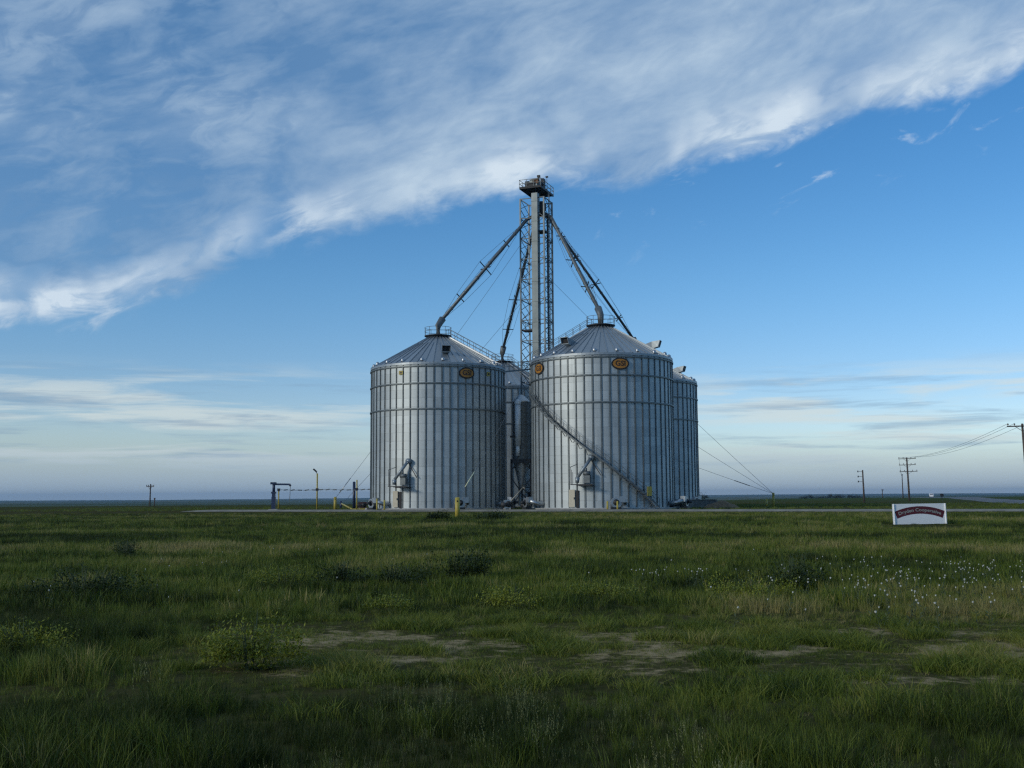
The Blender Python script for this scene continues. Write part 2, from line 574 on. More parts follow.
def cap_parts(root):
    mb = MB()
    mb.lathe([(CAPR - 0.05, CAPZ - 0.05), (CAPR + 0.1, CAPZ + 0.1), (CAPR + 0.1, CAPZ + 0.22), (0.45, CAPZ + 0.5), (0.0, CAPZ + 0.5)], 32, smooth=False)
    mb.lathe([(CAPR + 0.12, CAPZ + 0.14), (CAPR + 0.5, CAPZ + 0.14), (CAPR + 0.5, CAPZ + 0.24), (CAPR + 0.12, CAPZ + 0.24)], 24, smooth=False)
    cap = mb.build('cap_platform', M['dark'], root)
    rl = MB()
    rr = CAPR + 0.46
    for h in (0.62, 1.15):
        pts = [on_bin(2 * math.pi * k / 20, rr, CAPZ + 0.2 + h) for k in range(21)]
        rl.tube(pts, 0.03, 5)
    for k in range(10):
        t = 2 * math.pi * k / 10
        rl.tube([on_bin(t, rr, CAPZ + 0.2), on_bin(t, rr, CAPZ + 1.36)], 0.03, 5)
    rl.build('guard_rail', M['zinc_dark'], cap)


def logo_parts(root, theta, sx=1.12, sz=0.74, z=17.85):
    """oval badge bent to the wall: black rim, orange field, dark letters"""
    r = BR + 0.16
    def P(x, zz, d):
        return on_bin(theta + x / r, r + d, z + zz)
    n = 40
    def oval(a, b, d0, d1):
        mb = MB()
        vs = [P(0, 0, d1)]
        for q in (d1, d0):
            vs += [P(a * math.cos(2 * math.pi * k / n), b * math.sin(2 * math.pi * k / n), q) for k in range(n)]
        fs = []
        for k in range(n):
            j = (k + 1) % n
            fs.append((0, 1 + k, 1 + j)); fs.append((1 + k, 1 + n + k, 1 + n + j, 1 + j))
        return mb.add(vs, fs)
    b = oval(sx, sz, -0.12, 0.0).build('badge', M['black'], root)
    oval(sx * 0.84, sz * 0.78, -0.01, 0.015).build('badge_field', M['orange'], b)
    vs, fs = text_mesh('GSI', 0.92, 0.0)
    mb = MB()
    mb.add([P(v.x * 1.0, v.y, 0.03) for v in vs], fs)
    mb.build('badge_lettering', M['letter'], b)


def plate_part(root, theta, z=17.95):
    r = BR + 0.14
    mb = MB()
    mb.box(on_bin(theta, r, z), (0.62, 0.04, 0.5), rz(theta), 0)
    mb.box(on_bin(theta, r + 0.03, z), (0.30, 0.02, 0.22), rz(theta), 1)
    mb.build('number_plate', [M['yellow'], M['letter']], root)


def side_draw(root, t):
    """side-draw spout: round wall outlet, sloping chute, motor box on a bracket and a small ladder cage"""
    rot = rz(t)
    def P(x, d, z):
        return on_bin(t, BR, 0) + rot @ Vector((x, -d, z))
    mb = MB()
    mb.tube([P(0.75, 0.02, 6.35), P(0.75, 0.55, 6.35)], 0.34, 14)
    mb.tube([P(0.75, 0.5, 6.3), P(-0.75, 1.3, 3.95)], 0.20, 12)
    mb.tube([P(-0.75, 1.3, 3.95), P(-0.8, 1.3, 3.3)], 0.3, 12, r1=0.22)
    ch = mb.build('discharge_chute', M['hood'], root)
    b = MB()
    b.bar(P(0.75, 0.2, 6.0), P(1.9, 0.2, 4.2), 0.08)
    b.bar(P(-0.5, 0.1, 2.95), P(-0.5, 1.5, 2.95), 0.1)
    b.bar(P(0.75, 0.1, 2.95), P(0.75, 1.5, 2.95), 0.1)
    b.bar(P(-1.6, 1.45, 3.1), P(1.2, 1.45, 3.1), 0.1)
    b.box(P(0.1, 0.8, 3.0), (1.9, 1.3, 0.08), rot)
    for k in range(3):
        b.bar(P(-1.55 + 0.1 * k, 1.45, 3.1), P(-1.55 + 0.1 * k, 1.45, 5.2 - 0.3 * k), 0.05)
    b.bar(P(-1.6, 1.45, 5.2), P(-0.9, 0.5, 5.6), 0.06)
    b.build('bracket', M['dark'], ch)
    m = MB()
    m.box(P(0.35, 0.8, 3.75), (0.75, 0.6, 0.9), rot)
    m.tube([P(-0.1, 0.9, 4.45), P(0.7, 0.9, 4.45)], 0.28, 10)
    m.tube([P(0.2, 0.9, 4.6), P(0.2, 0.9, 5.1)], 0.16, 8)
    m.build('motor', M['zinc_dark'], ch)


def door_part(root, t):
    mb = MB()
    mb.box(on_bin(t, BR + 0.17, 1.45), (0.8, 0.08, 2.1), rz(t), 0)
    mb.box(on_bin(t + 0.075, BR + 0.10, 1.35), (0.36, 0.10, 2.1), rz(t + 0.075), 1)
    d = mb.build('access_door', [M['tan'], M['black']], root)
    h = MB()
    h.box(on_bin(t + 0.035, BR + 0.26, 1.45), (0.06, 0.10, 0.25), rz(t))
    h.build('handle', M['dark'], d)


def fan_part(root, t, side=1, z=0.95):
    """centrifugal aeration fan: scroll housing, motor, transition duct into the wall"""
    rot = rz(t)
    def P(x, d, zz):
        return on_bin(t, BR, 0) + rot @ Vector((x * side, -d, zz))
    mb = MB()
    n = 22
    prof = []
    for k in range(n):
        a = 2 * math.pi * k / n
        rr = 0.52 + 0.20 * k / n
        prof.append((rr * math.cos(a), rr * math.sin(a)))
    vs, fs = [], []
    for dd in (1.35, 1.95):
        vs += [P(x, dd, z + y) for x, y in prof]
    for k in range(n):
        j = (k + 1) % n
        fs.append((k, j, n + j, n + k))
    fs += [tuple(range(n)), tuple(reversed(range(n, 2 * n)))]
    mb.add(vs, fs)
    mb.box(P(0.75, 1.65, z + 0.35), (0.8, 0.58, 0.7), rot)
    mb.tube([P(1.0, 1.65, z + 0.2), P(1.25, 0.9, z - 0.1), P(1.3, -0.05, z - 0.15)], 0.27, 8)
    f = mb.build('aeration_fan', M['zinc'], root)
    m = MB()
    m.tube([P(0, 1.96, z), P(0, 2.0, z)], 0.38, 14)
    m.tube([P(0, 2.0, z), P(0, 2.5, z)], 0.2, 10)
    m.box(P(0, 1.7, 0.2), (1.2, 0.8, 0.35), rot)
    m.build('motor', M['dark'], f)


def roof_stair(root, t, z_plat=True):
    """stepped roof ladder with twin hand rails from the eave to the cap"""
    mb = MB(); rl = MB()
    up = Vector((0, 0, 1))
    r_out, r_in = BR + 0.2, CAPR + 0.4
    def L(u, s, h):
        r = r_out + (r_in - r_out) * u
        p = on_bin(t, r, roof_z(min(r, BR)) + 0.18)
        return p + rz(t) @ Vector((s, 0, h))
    for s in (-0.38, 0.38):
        mb.bar(L(0, s, 0), L(1, s, 0), 0.07, 0.16)
        for h in (0.55, 1.05):
            rl.tube([L(0, s, h), L(1, s, h)], 0.028, 5)
        for k in range(9):
            rl.tube([L(k / 8, s, 0), L(k / 8, s, 1.05)], 0.028, 5)
    for k in range(26):
        mb.box(L((k + 0.5) / 26, 0, 0.04), (0.76, 0.22, 0.04), rz(t))
    s = mb.build('roof_stair', M['zinc'], root)
    rl.build('hand_rail', M['zinc_dark'], s)


def wall_stair(root, t0, t1, z0, z1):
    """stair wound round the wall: treads, stringers and hand rails"""
    mb = MB(); rl = MB()
    n = 74
    ri, ro = BR + 0.18, BR + 0.92
    def P(u, r, h=0.0):
        return on_bin(t0 + (t1 - t0) * u, r, z0 + (z1 - z0) * u + h)
    for k in range(n):
        u0, u1 = k / n, (k + 1) / n
        vs = [P(u0, ri), P(u0, ro), P(u1, ro), P(u1, ri)]
        zt = z0 + (z1 - z0) * (u0 + u1) / 2
        lo = [Vector((p.x, p.y, zt - 0.03)) for p in vs]
        hi = [Vector((p.x, p.y, zt + 0.03)) for p in vs]
        mb.add(lo + hi, [(3, 2, 1, 0), (4, 5, 6, 7), (0, 1, 5, 4), (1, 2, 6, 5), (2, 3, 7, 6), (3, 0, 4, 7)])
        for r in (ri, ro):
            mb.bar(P(u0, r), P(u1, r), 0.05, 0.2)
    for r in (ro,):
        for h in (0.55, 1.05):
            rl.tube([P(k / 60, r, h) for k in range(61)], 0.028, 5)
    for k in range(0, 38):
        u = k / 37
        rl.tube([P(u, ro, 0), P(u, ro, 1.05)], 0.026, 5)
    for k in range(0, 19):      # knee brackets back to the wall
        u = k / 18
        mb.bar(P(u, ro, -0.1), P(u, BR + 0.12, -0.75), 0.06)
    s = mb.build('wall_stair', M['zinc_dark'], root)
    rl.build('hand_rail', M['zinc_dark'], s)
    g = MB()
    g.box(P(0.085, ro + 0.05, 0.75), (0.7, 0.05, 1.15), rz(t0 + (t1 - t0) * 0.085))
    g.build('safety_gate', M['yellow'], s)


LABELS = {
    1: 'galvanised corrugated grain bin at the left front with a roof stair down to the catwalk',
    2: 'galvanised corrugated grain bin at the right front with a stair wound round its wall',
    3: 'grain bin at the back left, mostly hidden behind the catwalk and surge tank',
    4: 'grain bin at the back right, showing beside the stair-wrapped bin',
}
ROTOFF = {1: 0.01, 2: 0.03, 3: 0.05, 4: 0.02}
azb = {i: math.atan2(BIN[i].x, BIN[i].y) for i in BIN}


def img_angle(i, px):
    """angle on the wall of bin i seen at photo column px"""
    half = FPX * BR / math.hypot(BIN[i].x, BIN[i].y) / 0.995
    return math.asin(max(-0.999, min(0.999, (px - PXB[i]) / half))) - azb[i]


def lathe_obj(name, prof, n, m, parent):
    mb = MB(); mb.lathe(prof, n, smooth=False)
    return mb.build(name, m, parent)


vent0 = None
for i in (1, 2, 3, 4):
    root = empty('grain_bin', BIN[i])
    tag(root, LABELS[i], 'grain bin', 'four galvanised grain bins')
    bin_wall(ROTOFF[i]).build('wall', [M['sheet'], M['stiff']], root)
    for z in (18.75, 16.5, 13.15):
        ring_mb(z, BR + 0.10, 0.085).build('wind_ring', M['stiff'], root)
    lathe_obj('foundation', [(BR - 0.2, -0.3), (BR + 0.75, -0.3), (BR + 0.75, 0.20), (BR + 0.7, 0.24), (BR - 0.2, 0.24)], 72, M['concrete'], root)
    roof = roof_mb().build('roof', M['roof'], root)
    for k in range(20):
        t = 2 * math.pi * (k + 0.45) / 20
        p = on_bin(t, BR - 0.35, roof_z(BR - 0.35) - 0.03)
        if vent0 is None:
            vent0 = v = eave_vent_mb().build('eave_vent', M['zinc'], roof)
        else:
            v = vent0.copy(); COL.objects.link(v); v.parent = roof
        v.location = p
    cap_parts(root)
    ex = {1: 8, 2: -36, 3: 130, 4: 68}[i]
    for k in range(3):
        exhauster_parts(roof, R(ex + [0, 112, 200][k]) - azb[i])
    if i == 1:
        logo_parts(root, img_angle(1, 465))
        plate_part(root, img_angle(1, 403)); plate_part(root, img_angle(1, 486))
        side_draw(root, img_angle(1, 406.5))
        door_part(root, img_angle(1, 398.5))
        fan_part(root, img_angle(1, 385.5)); fan_part(root, img_angle(1, 499), -1); fan_part(root, img_angle(1, 455))
        roof_stair(root, R(68))
    if i == 2:
        logo_parts(root, img_angle(2, 621)); logo_parts(root, img_angle(2, 543))
        side_draw(root, img_angle(2, 587.5))
        door_part(root, img_angle(2, 574.5))
        fan_part(root, img_angle(2, 541)); fan_part(root, img_angle(2, 613)); fan_part(root, img_angle(2, 670), -1)
        wall_stair(root, R(43) - azb[2], R(-66) - azb[2], 0.3, 14.6)
        roof_stair(root, R(-104))
    if i == 4:
        fan_part(root, img_angle(4, 684))
    if i == 3:
        roof_stair(root, R(40))

# ------------------------------------------------------------------ elevator tower
TX, TY = ground_x(538.6, 160.5), 160.5
UA = math.atan2((BIN[2] - BIN[1]).y, (BIN[2] - BIN[1]).x)      # along the front pair of bins
tower = empty('elevator_tower', (TX, TY, 0), UA)
tag(tower, 'tall lattice bucket elevator tower rising between the grain bins', 'elevator tower')
TH, TW = 45.6, 3.7
hw = TW / 2
corners = [(-hw, -hw), (hw, -hw), (hw, hw), (-hw, hw)]
for (x, y) in corners:
    mb = MB(); mb.box((x, y, TH / 2), (0.2, 0.2, TH))
    mb.build('leg', M['stiff'], tower)
nb = 15
for f in range(4):
    a, b = corners[f], corners[(f + 1) % 4]
    mb = MB()
    for k in range(nb + 1):
        z0 = TH * k / nb
        zz = min(z0, TH - 0.06)
        mb.bar((*a, zz), (*b, zz), 0.10, 0.12)
        if k < nb:
            z1 = TH * (k + 1) / nb
            if f % 2 == 1:
                zm = (z0 + z1) / 2
                mb.bar((*a, z0), (*b, zm), 0.075); mb.bar((*b, zm), (*a, z1), 0.075)
                mb.bar((*b, z0 + .02), (*a, zm), 0.06); mb.bar((*a, zm), (*b, z1 - .02), 0.06)
            else:
                p, q = ((*a, z0), (*b, z1)) if k % 2 else ((*b, z0), (*a, z1))
                mb.bar(p, q, 0.075)
    mb.build('brace_panel', M['zinc_dark'], tower)
TCX, TCY = 0.5, -1.75
for xx, yy, ww, zt in ((TCX, TCY, 0.92, 46.2), (TCX - 0.42, TCY + 1.75, 0.72, 46.2)):
    mb = MB()
    mb.box((xx, yy, zt / 2 + 0.3), (ww, ww, zt - 0.6))
    for k in range(1, 16):
        mb.box((xx, yy, 3.0 * k), (ww + 0.1, ww + 0.1, 0.12))
    mb.build('bucket_casing', M['casing'], tower)
mb = MB(); mb.box((TCX - 0.2, -0.85, 0.75), (1.6, 3.0, 1.5)); mb.box((TCX - 1.0, -1.6, 1.9), (0.9, 0.9, 1.0))
mb.build('elevator_boot', M['dark'], tower)
# ladder with safety hoops on the far right leg
mb = MB()
lx, ly = hw + 0.22, -0.2
for s in (-0.22, 0.22):
    mb.bar((lx, ly + s, 0.3), (lx, ly + s, TH + 1), 0.07)
for k in range(150):
    mb.bar((lx, ly - 0.22, 0.5 + 0.3 * k), (lx, ly + 0.22, 0.5 + 0.3 * k), 0.035)
ld = mb.build('ladder', M['zinc_dark'], tower)
mb = MB()
for k in range(18):
    z = 3 + k * 2.4
    mb.tube([(lx + 0.36 * math.sin(q) + 0.02, ly + 0.36 * math.cos(q), z) for q in [math.pi * j / 8 for j in range(9)]], 0.028, 4)
for q in (0.5, math.pi / 2, math.pi - 0.5):
    mb.bar((lx + 0.36 * math.sin(q), ly + 0.36 * math.cos(q), 3), (lx + 0.36 * math.sin(q), ly + 0.36 * math.cos(q), 45), 0.03)
mb.build('safety_cage', M['zinc_dark'], ld)
mb = MB(); mb.tube([(hw - 0.15, 0.25, 8), (hw - 0.15, 0.25, 43)], 0.17, 10)
mb.build('return_pipe', M['spout'], tower)
# small landings
for (x, y, z, sx, sy) in ((-0.95, -1.0, 25.9, 1.6, 1.5), (1.0, -0.6, 40.6, 1.5, 1.6)):
    mb = MB(); mb.box((x, y, z), (sx, sy, 0.22))
    for s in (-1, 1):
        mb.bar((x - sx / 2, y + s * sy / 2, z + 1.05), (x + sx / 2, y + s * sy / 2, z + 1.05), 0.05)
        mb.bar((x + s * sx / 2, y - sy / 2, z), (x + s * sx / 2, y - sy / 2, z + 1.05), 0.05)
        mb.bar((x + s * sx / 2, y + sy / 2, z), (x + s * sx / 2, y + sy / 2, z + 1.05), 0.05)
    mb.build('landing', M['dark'], tower)
# distributor under the head
mb = MB()
mb.lathe([(0.35, 45.4), (0.75, 45.0), (0.75, 44.2), (0.3, 43.2), (0.0, 43.2)], 16, c=(0.75, 0.1))
mb.build('distributor', M['dark'], tower)
# head platform
PX0, PX1, PY0, PY1, PZ = -1.8, 1.55, -2.3, 3.5, 47.2
mb = MB()
mb.box(((PX0 + PX1) / 2, (PY0 + PY1) / 2, PZ), (PX1 - PX0, PY1 - PY0, 0.12))
for y in np.linspace(PY0 + 0.1, PY1 - 0.1, 6):
    mb.bar((PX0, y, PZ - 0.14), (PX1, y, PZ - 0.14), 0.1, 0.16)
for x in (PX0 + 0.05, PX1 - 0.05):
    mb.bar((x, PY0, PZ - 0.16), (x, PY1, PZ - 0.16), 0.12, 0.22)
hp = mb.build('head_platform', M['dark'], tower)
mb = MB()
cs = [(PX0, PY0), (PX1, PY0), (PX1, PY1), (PX0, PY1)]
for j in range(4):
    a, b = Vector((*cs[j], PZ)), Vector((*cs[(j + 1) % 4], PZ))
    for h in (0.55, 1.1):
        mb.bar(a + Vector((0, 0, h)), b + Vector((0, 0, h)), 0.06)
    n = 4 if j % 2 else 3
    for k in range(n):
        p = a.lerp(b, k / n)
        mb.bar(p, p + Vector((0, 0, 1.12)), 0.06)
mb.build('guard_rail', M['zinc_dark'], hp)
mb = MB()
mb.box((0.3, -0.75, 47.75), (1.15, 2.6, 1.1))
mb.lathe([(0.9, 47.3), (0.95, 47.9), (0.6, 48.35), (0, 48.5)], 14, c=(0.3, -0.65))
mb.build('elevator_head', M['casing'], hp)
mb = MB()
mb.box((0.55, -1.75, 47.95), (0.8, 0.6, 0.6)); mb.tube([(-0.1, -1.7, 48.2), (0.9, -1.7, 48.2)], 0.26, 10)
mb.build('gear_motor', M['rust'], hp)
mb = MB()
mb.tube([(0.75, -0.9, 48.3), (0.75, -0.9, 49.0)], 0.15, 8); mb.box((0.75, -0.9, 49.0), (0.42, 0.36, 0.3))
mb.box((1.2, -0.3, 48.0), (0.5, 0.9, 1.4)); mb.box((-0.75, -1.6, 47.7), (0.6, 0.6, 0.9)); mb.box((0.1, -1.9, 47.55), (1.0, 0.35, 0.6))
mb.build('motor_mount', M['dark'], hp)
mb = MB()
mb.bar((PX1, 0.5, PZ), (PX1, 0.5, PZ + 2.0), 0.05); mb.box((PX1, 0.5, PZ + 2.0), (0.35, 0.25, 0.2))
mb.build('work_light', M['dark'], hp)

Tmat = Matrix.Translation(Vector((TX, TY, 0))) @ Matrix.Rotation(UA, 4, 'Z')


def tw(x, y, z):
    return Tmat @ Vector((x, y, z))


# ------------------------------------------------------------------ spouts
def spout(pts, label, m, struts, sr=0.25):
    root = empty('grain_spout', pts[0])
    tag(root, label, 'grain spout', 'grain spouts from the tower to the bins')
    o0 = Vector(pts[0])
    P = [Vector(p) - o0 for p in pts]
    mb = MB()
    mb.tube(P, sr, 12)
    a, b = P[-2], P[-1]
    d = (b - a).normalized()
    for k in range(1, 7):
        q = a + (b - a) * (k / 7)
        mb.tube([q - d * 0.07, q + d * 0.07], sr + 0.045, 12)
    t = mb.build('tube', m, root)
    mb = MB()
    mb.tube([b - d * 1.1, b + Vector((0, 0, -0.25)), b + Vector((0, 0, -1.5))], 0.5, 12, r1=0.36)
    mb.build('elbow', M['zinc_dark'], root)
    side = d.cross(Vector((0, 0, 1))).normalized()
    nrm = side.cross(d).normalized()
    tips = {1: [], -1: [], 2: [], 3: []}
    for u, l in struts:
        q = a + (b - a) * u
        mb = MB()
        mb.bar(q - side * l, q + side * l, 0.11)
        mb.bar(q + nrm * l, q - nrm * l, 0.11)
        mb.build('cross_strut', M['dark'], root)
        tips[1].append(q + side * l); tips[-1].append(q - side * l); tips[2].append(q - nrm * l); tips[3].append(q + nrm * l)
    for s in tips:
        mb = MB(); mb.tube([a + (b - a) * 0.02] + tips[s] + [b - d * 0.4], 0.022, 4)
        mb.build('truss_cable', M['cable'], root)
    return root


def bin_top(i):
    return BIN[i] + Vector((0, 0, CAPZ + 1.9))


D0 = tw(0.75, 0.1, 43.9)
spout([D0, tw(-1.2, -0.9, 42.6), bin_top(1)], 'long grain spout running from the tower top to the left front bin', M['spout'],
      [(0.24, 0.65), (0.48, 1.3), (0.76, 0.8)])
spout([D0, tw(2.3, 0.05, 42.9), bin_top(2)], 'pale thick grain spout running from the tower top to the stair-wrapped bin', M['zinc_dark'],
      [(0.22, 0.7), (0.48, 1.15), (0.75, 0.9)])
spout([D0, tw(-0.9, 1.2, 41.6), bin_top(3)], 'dark grain spout dropping steeply inside the tower to the back left bin', M['spout'],
      [(0.3, 0.7), (0.55, 1.1), (0.8, 0.9)], 0.22)
spout([D0, tw(1.9, 1.2, 42.6), bin_top(4)], 'dark thin grain spout vanishing behind the roof of the stair-wrapped bin', M['spout'],
      [(0.28, 0.7), (0.5, 1.2), (0.78, 0.8)], 0.2)

# ------------------------------------------------------------------ catwalk
ca = BIN[1] + Vector((BR * 0.97, 1.5, BH - 0.05))
cb = tw(-0.6, -hw, BH + 0.95)
cr = empty('catwalk', ca)
tag(cr, 'narrow steel catwalk with hand rails joining the left front bin to the tower', 'catwalk')
mb = MB(); v = cb - ca
mb.bar((0, 0, 0), v, 0.9, 0.08)
sd = v.normalized().cross(Vector((0, 0, 1))).normalized()
mb.bar(sd * 0.45 - Vector((0, 0, 0.1)), v + sd * 0.45 - Vector((0, 0, 0.04)), 0.08, 0.2)
mb.bar(-sd * 0.45 - Vector((0, 0, 0.1)), v - sd * 0.45 - Vector((0, 0, 0.04)), 0.08, 0.2)
mb.build('deck', M['zinc_dark'], cr)
for s in (-1, 1):
    mb = MB()
    for h in (0.6, 1.15):
        mb.tube([sd * 0.45 * s + Vector((0, 0, h)), v + sd * 0.45 * s + Vector((0, 0, h))], 0.03, 5)
    for k in range(7):
        p = v * (k / 6) + sd * 0.45 * s
        mb.tube([p, p + Vector((0, 0, 1.15))], 0.03, 5)
    mb.build('hand_rail', M['zinc_dark'], cr)

# ------------------------------------------------------------------ surge tank on its stand
SY = 150.5
sxc = ground_x(521.5, SY)
st = empty('surge_tank', (sxc, SY, 0))
tag(st, 'small overhead surge tank on a dark four-legged stand between the front bins', 'surge tank')
tr = 1.18
mb = MB()
mb.lathe([(tr, 6.6), (tr, 14.6)], 40)
for z in (6.7, 8.3, 9.9, 11.5, 13.1, 14.6):
    mb.lathe([(tr, z - 0.05), (tr + 0.04, z - 0.05), (tr + 0.04, z + 0.05), (tr, z + 0.05)], 40, smooth=False)
mb.build('tank_shell', M['zinc_dark'], st)
mb = MB(); mb.lathe([(tr + 0.08, 14.55), (tr + 0.08, 14.7), (0.3, 15.6), (0.0, 15.6)], 40, smooth=False)
mb.build('tank_roof', M['zinc'], st)
mb = MB(); mb.lathe([(tr, 6.65), (0.35, 3.2), (0.3, 2.6), (0, 2.6)], 32)
mb.build('hopper', M['zinc'], st)
for (x, y) in ((-1.36, -1.36), (1.36, -1.36), (1.36, 1.36), (-1.36, 1.36)):
    mb = MB(); mb.box((x, y, 3.35), (0.26, 0.26, 6.7))
    mb.build('leg', M['dark'], st)
mb = MB()
for a, b in (((-1.36, -1.36), (1.36, -1.36)), ((1.36, -1.36), (1.36, 1.36)), ((1.36, 1.36), (-1.36, 1.36)), ((-1.36, 1.36), (-1.36, -1.36))):
    mb.bar((*a, 6.5), (*b, 6.5), 0.26, 0.5)
    mb.bar((*a, 5.4), ((a[0] + b[0]) / 2, (a[1] + b[1]) / 2, 6.4), 0.14)
    mb.bar((*b, 5.4), ((a[0] + b[0]) / 2, (a[1] + b[1]) / 2, 6.4), 0.14)
    mb.bar((*a, 0.4), (*b, 4.2), 0.12); mb.bar((*b, 0.4), (*a, 4.2), 0.12)
mb.build('stand_frame', M['dark'], st)
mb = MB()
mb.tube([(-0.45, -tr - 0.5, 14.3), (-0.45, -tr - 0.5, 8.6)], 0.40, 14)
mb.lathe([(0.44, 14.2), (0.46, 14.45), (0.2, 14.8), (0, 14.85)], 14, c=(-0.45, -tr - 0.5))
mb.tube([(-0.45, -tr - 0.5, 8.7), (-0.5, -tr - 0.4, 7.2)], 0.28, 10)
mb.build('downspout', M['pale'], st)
mb = MB()
mb.bar((-0.55, -tr - 0.2, 9.8), (-1.25, -tr - 0.9, 9.8), 0.12); mb.box((-1.2, -tr - 0.9, 9.75), (0.6, 0.4, 0.25))
mb.build('lamp_arm', M['black'], st)

# auger leaning between the stand legs
mb = MB()
p0, p1 = at(509.5, 502.5, 146.5), at(523.5, 487, 147.5)
mb.tube([p0, p1], 0.075, 10)
mb.tube([p1, p1 + Vector((0.15, 0, -0.3))], 0.09, 8)
mb.tube([p0, p0 + Vector((-0.2, 0, -0.4))], 0.12, 8)
tag(mb.build('auger_tube', M['auger']), 'thin pale auger tube leaning across the legs of the surge tank stand', 'auger')

# equipment boxes by the bins
def equipment(name, px, Y, w, h, label, cat, m):
    root = empty(name, (ground_x(px, Y), Y, 0), 0.15)
    tag(root, label, cat)
    mb = MB()
    mb.box((0, 0, h * 0.55), (w, 0.9, h * 0.8))
    mb.lathe([(h * 0.36, -0.1), (h * 0.36, 0.1)], 14)
    mb.build('housing', m, root)
    mb = MB()
    mb.tube([(-w * 0.5 - 0.4, -0.2, h * 0.5), (w * 0.2, -0.2, h * 0.5)], h * 0.28, 10)
    mb.tube([(w * 0.15, -0.47, h * 0.55), (w * 0.15, -0.5, h * 0.55)], h * 0.3, 14)
    mb.build('motor', M['dark'], root)
    mb = MB()
    for x in (-w * 0.4, w * 0.4):
        mb.box((x, 0, h * 0.08), (0.18, 1.0, h * 0.18))
    mb.build('skid', M['concrete'], root)
    return root


equipment('unload_drive', 507, 141.5, 0.8, 1.35, 'grey boxy unload drive standing beside the dark left-hand stand leg', 'unload drive', M['zinc'])
equipment('blower_unit', 527.5, 140.0, 1.0, 1.3, 'grey blower unit with round inlet at the gap edge near the stair-wrapped bin', 'blower', M['zinc'])
equipment('pump_unit', 678, 139.0, 1.5, 1.1, 'low cluttered pump unit beside the foot of the wall stair', 'pump', M['zinc_dark'])
equipment('engine_unit', 362.5, 163.0, 1.2, 1.1, 'dark reddish engine unit standing left of the left front bin', 'engine unit', M['red'])

# ------------------------------------------------------------------ posts, bollards, guys
def bollard(px, Y, h, r, label, cap=True):
    mb = MB()
    mb.tube([(0, 0, -0.2), (0, 0, h)], r, 12)
    mb.lathe([(r, h), (r * 0.7, h + r * 0.5), (0, h + r * 0.7)], 12)
    x = ground_x(px, Y)
    o = mb.build('bollard', M['yellow'], None, (x, Y, float(terrain(x, Y))))
    return tag(o, label, 'bollard', 'yellow bollards around the bins')


def guy_anchor(px, Y, h, r, label):
    root = empty('anchor_post', (ground_x(px, Y), Y, 0))
    tag(root, label, 'anchor post', 'yellow guy anchor posts')
    mb = MB(); mb.tube([(0, 0, -0.2), (0, 0, h)], r, 12); mb.lathe([(r, h), (r * .6, h + .05), (0, h + .06)], 12)
    mb.build('post', M['yellow'], root)
    mb = MB(); mb.tube([(0.0, -r - 0.02, h - 0.25), (0.0, r + 0.02, h - 0.25)], 0.07, 8)
    mb.build('eye_bolt', M['dark'], root)
    return root


A_front = guy_anchor(457.5, 88, 1.62, 0.2, 'yellow anchor post standing alone in the grass before the left front bin')
A_right = guy_anchor(773.5, 160, 2.0, 0.18, 'tall yellow anchor post holding three guy wires right of the bins')
A_left = guy_anchor(335.2, 152, 1.75, 0.2, 'stout yellow anchor post left of the bins with guy wires rising from it')


def guy(a, b, label, sleeve=None, m='pale_yellow'):
    a, b = Vector(a), Vector(b)
    root = empty('guy_wire', a)
    tag(root, label, 'guy wire', 'guy wires of the elevator tower')
    v = b - a
    sag = [v * (k / 12) + Vector((0, 0, -0.5 * math.sin(math.pi * k / 12))) for k in range(13)]
    mb = MB(); mb.tube(sag, 0.022, 5)
    mb.build('cable', M['cable'], root)
    if sleeve:
        mb = MB(); mb.tube([v * sleeve[0] + Vector((0, 0, -0.5 * math.sin(math.pi * sleeve[0]))), v * sleeve[1] + Vector((0, 0, -0.5 * math.sin(math.pi * sleeve[1])))], sleeve[2], 8)
        mb.build('guard_sleeve', M[m], root)


ar = A_right.location + Vector((0, 0, 1.9))
guy(ar, tw(hw, hw, 33.5), 'highest of the three guy wires rising from the right anchor post')
guy(ar, tw(hw, hw, 23.5), 'middle one of the three guy wires rising from the right anchor post')
guy(ar, tw(hw, hw, 14.5), 'lowest guy wire from the right anchor post, with a dark guard sleeve', (0.105, 0.175, 0.05), 'dark')
al = A_left.location + Vector((0, 0, 1.6))
guy(al, tw(-hw, 0, 40.0), 'steeper guy wire rising from the stout left anchor post', (0.02, 0.075, 0.05), 'zinc')
guy(al + Vector((1.2, 0.6, -0.4)), tw(-hw, 0, 31.0), 'lower guy wire rising beside the stout left anchor post', None)
af = A_front.location + Vector((0, 0, 1.5))
guy(af, tw(-hw, -hw, 18.0), 'front guy wire with a pale yellow sleeve passing before the left front bin', (0.069, 0.162, 0.045))

bollard(377.0, 137.2, 1.5, 0.10, 'thin yellow bollard before the left edge of the left front bin')
bollard(384.5, 136.6, 1.3, 0.11, 'yellow bollard guarding the aeration fan left of the cream door')
bollard(607.4, 129.0, 1.05, 0.11, 'left one of two yellow bollards guarding the fan below the stair')
bollard(617.4, 129.0, 1.05, 0.11, 'right one of two yellow bollards guarding the fan below the stair')
bollard(766.5, 163.5, 1.05, 0.16, 'short yellow bollard just left of the right anchor post')

# slanted yellow guard pole on the ground at the left
mb = MB(); a, b = at(341.8, 503.8, 158), at(352.5, 510.0, 152)
b.z = max(b.z, 0.08)
mb.tube([a, b], 0.11, 8); mb.tube([b, b + Vector((3.2, 0.4, 0.0))], 0.11, 8)
tag(mb.build('guard_pole', M['yellow']), 'bent yellow guard pole sloping down to the ground right of the anchor post', 'guard pole')


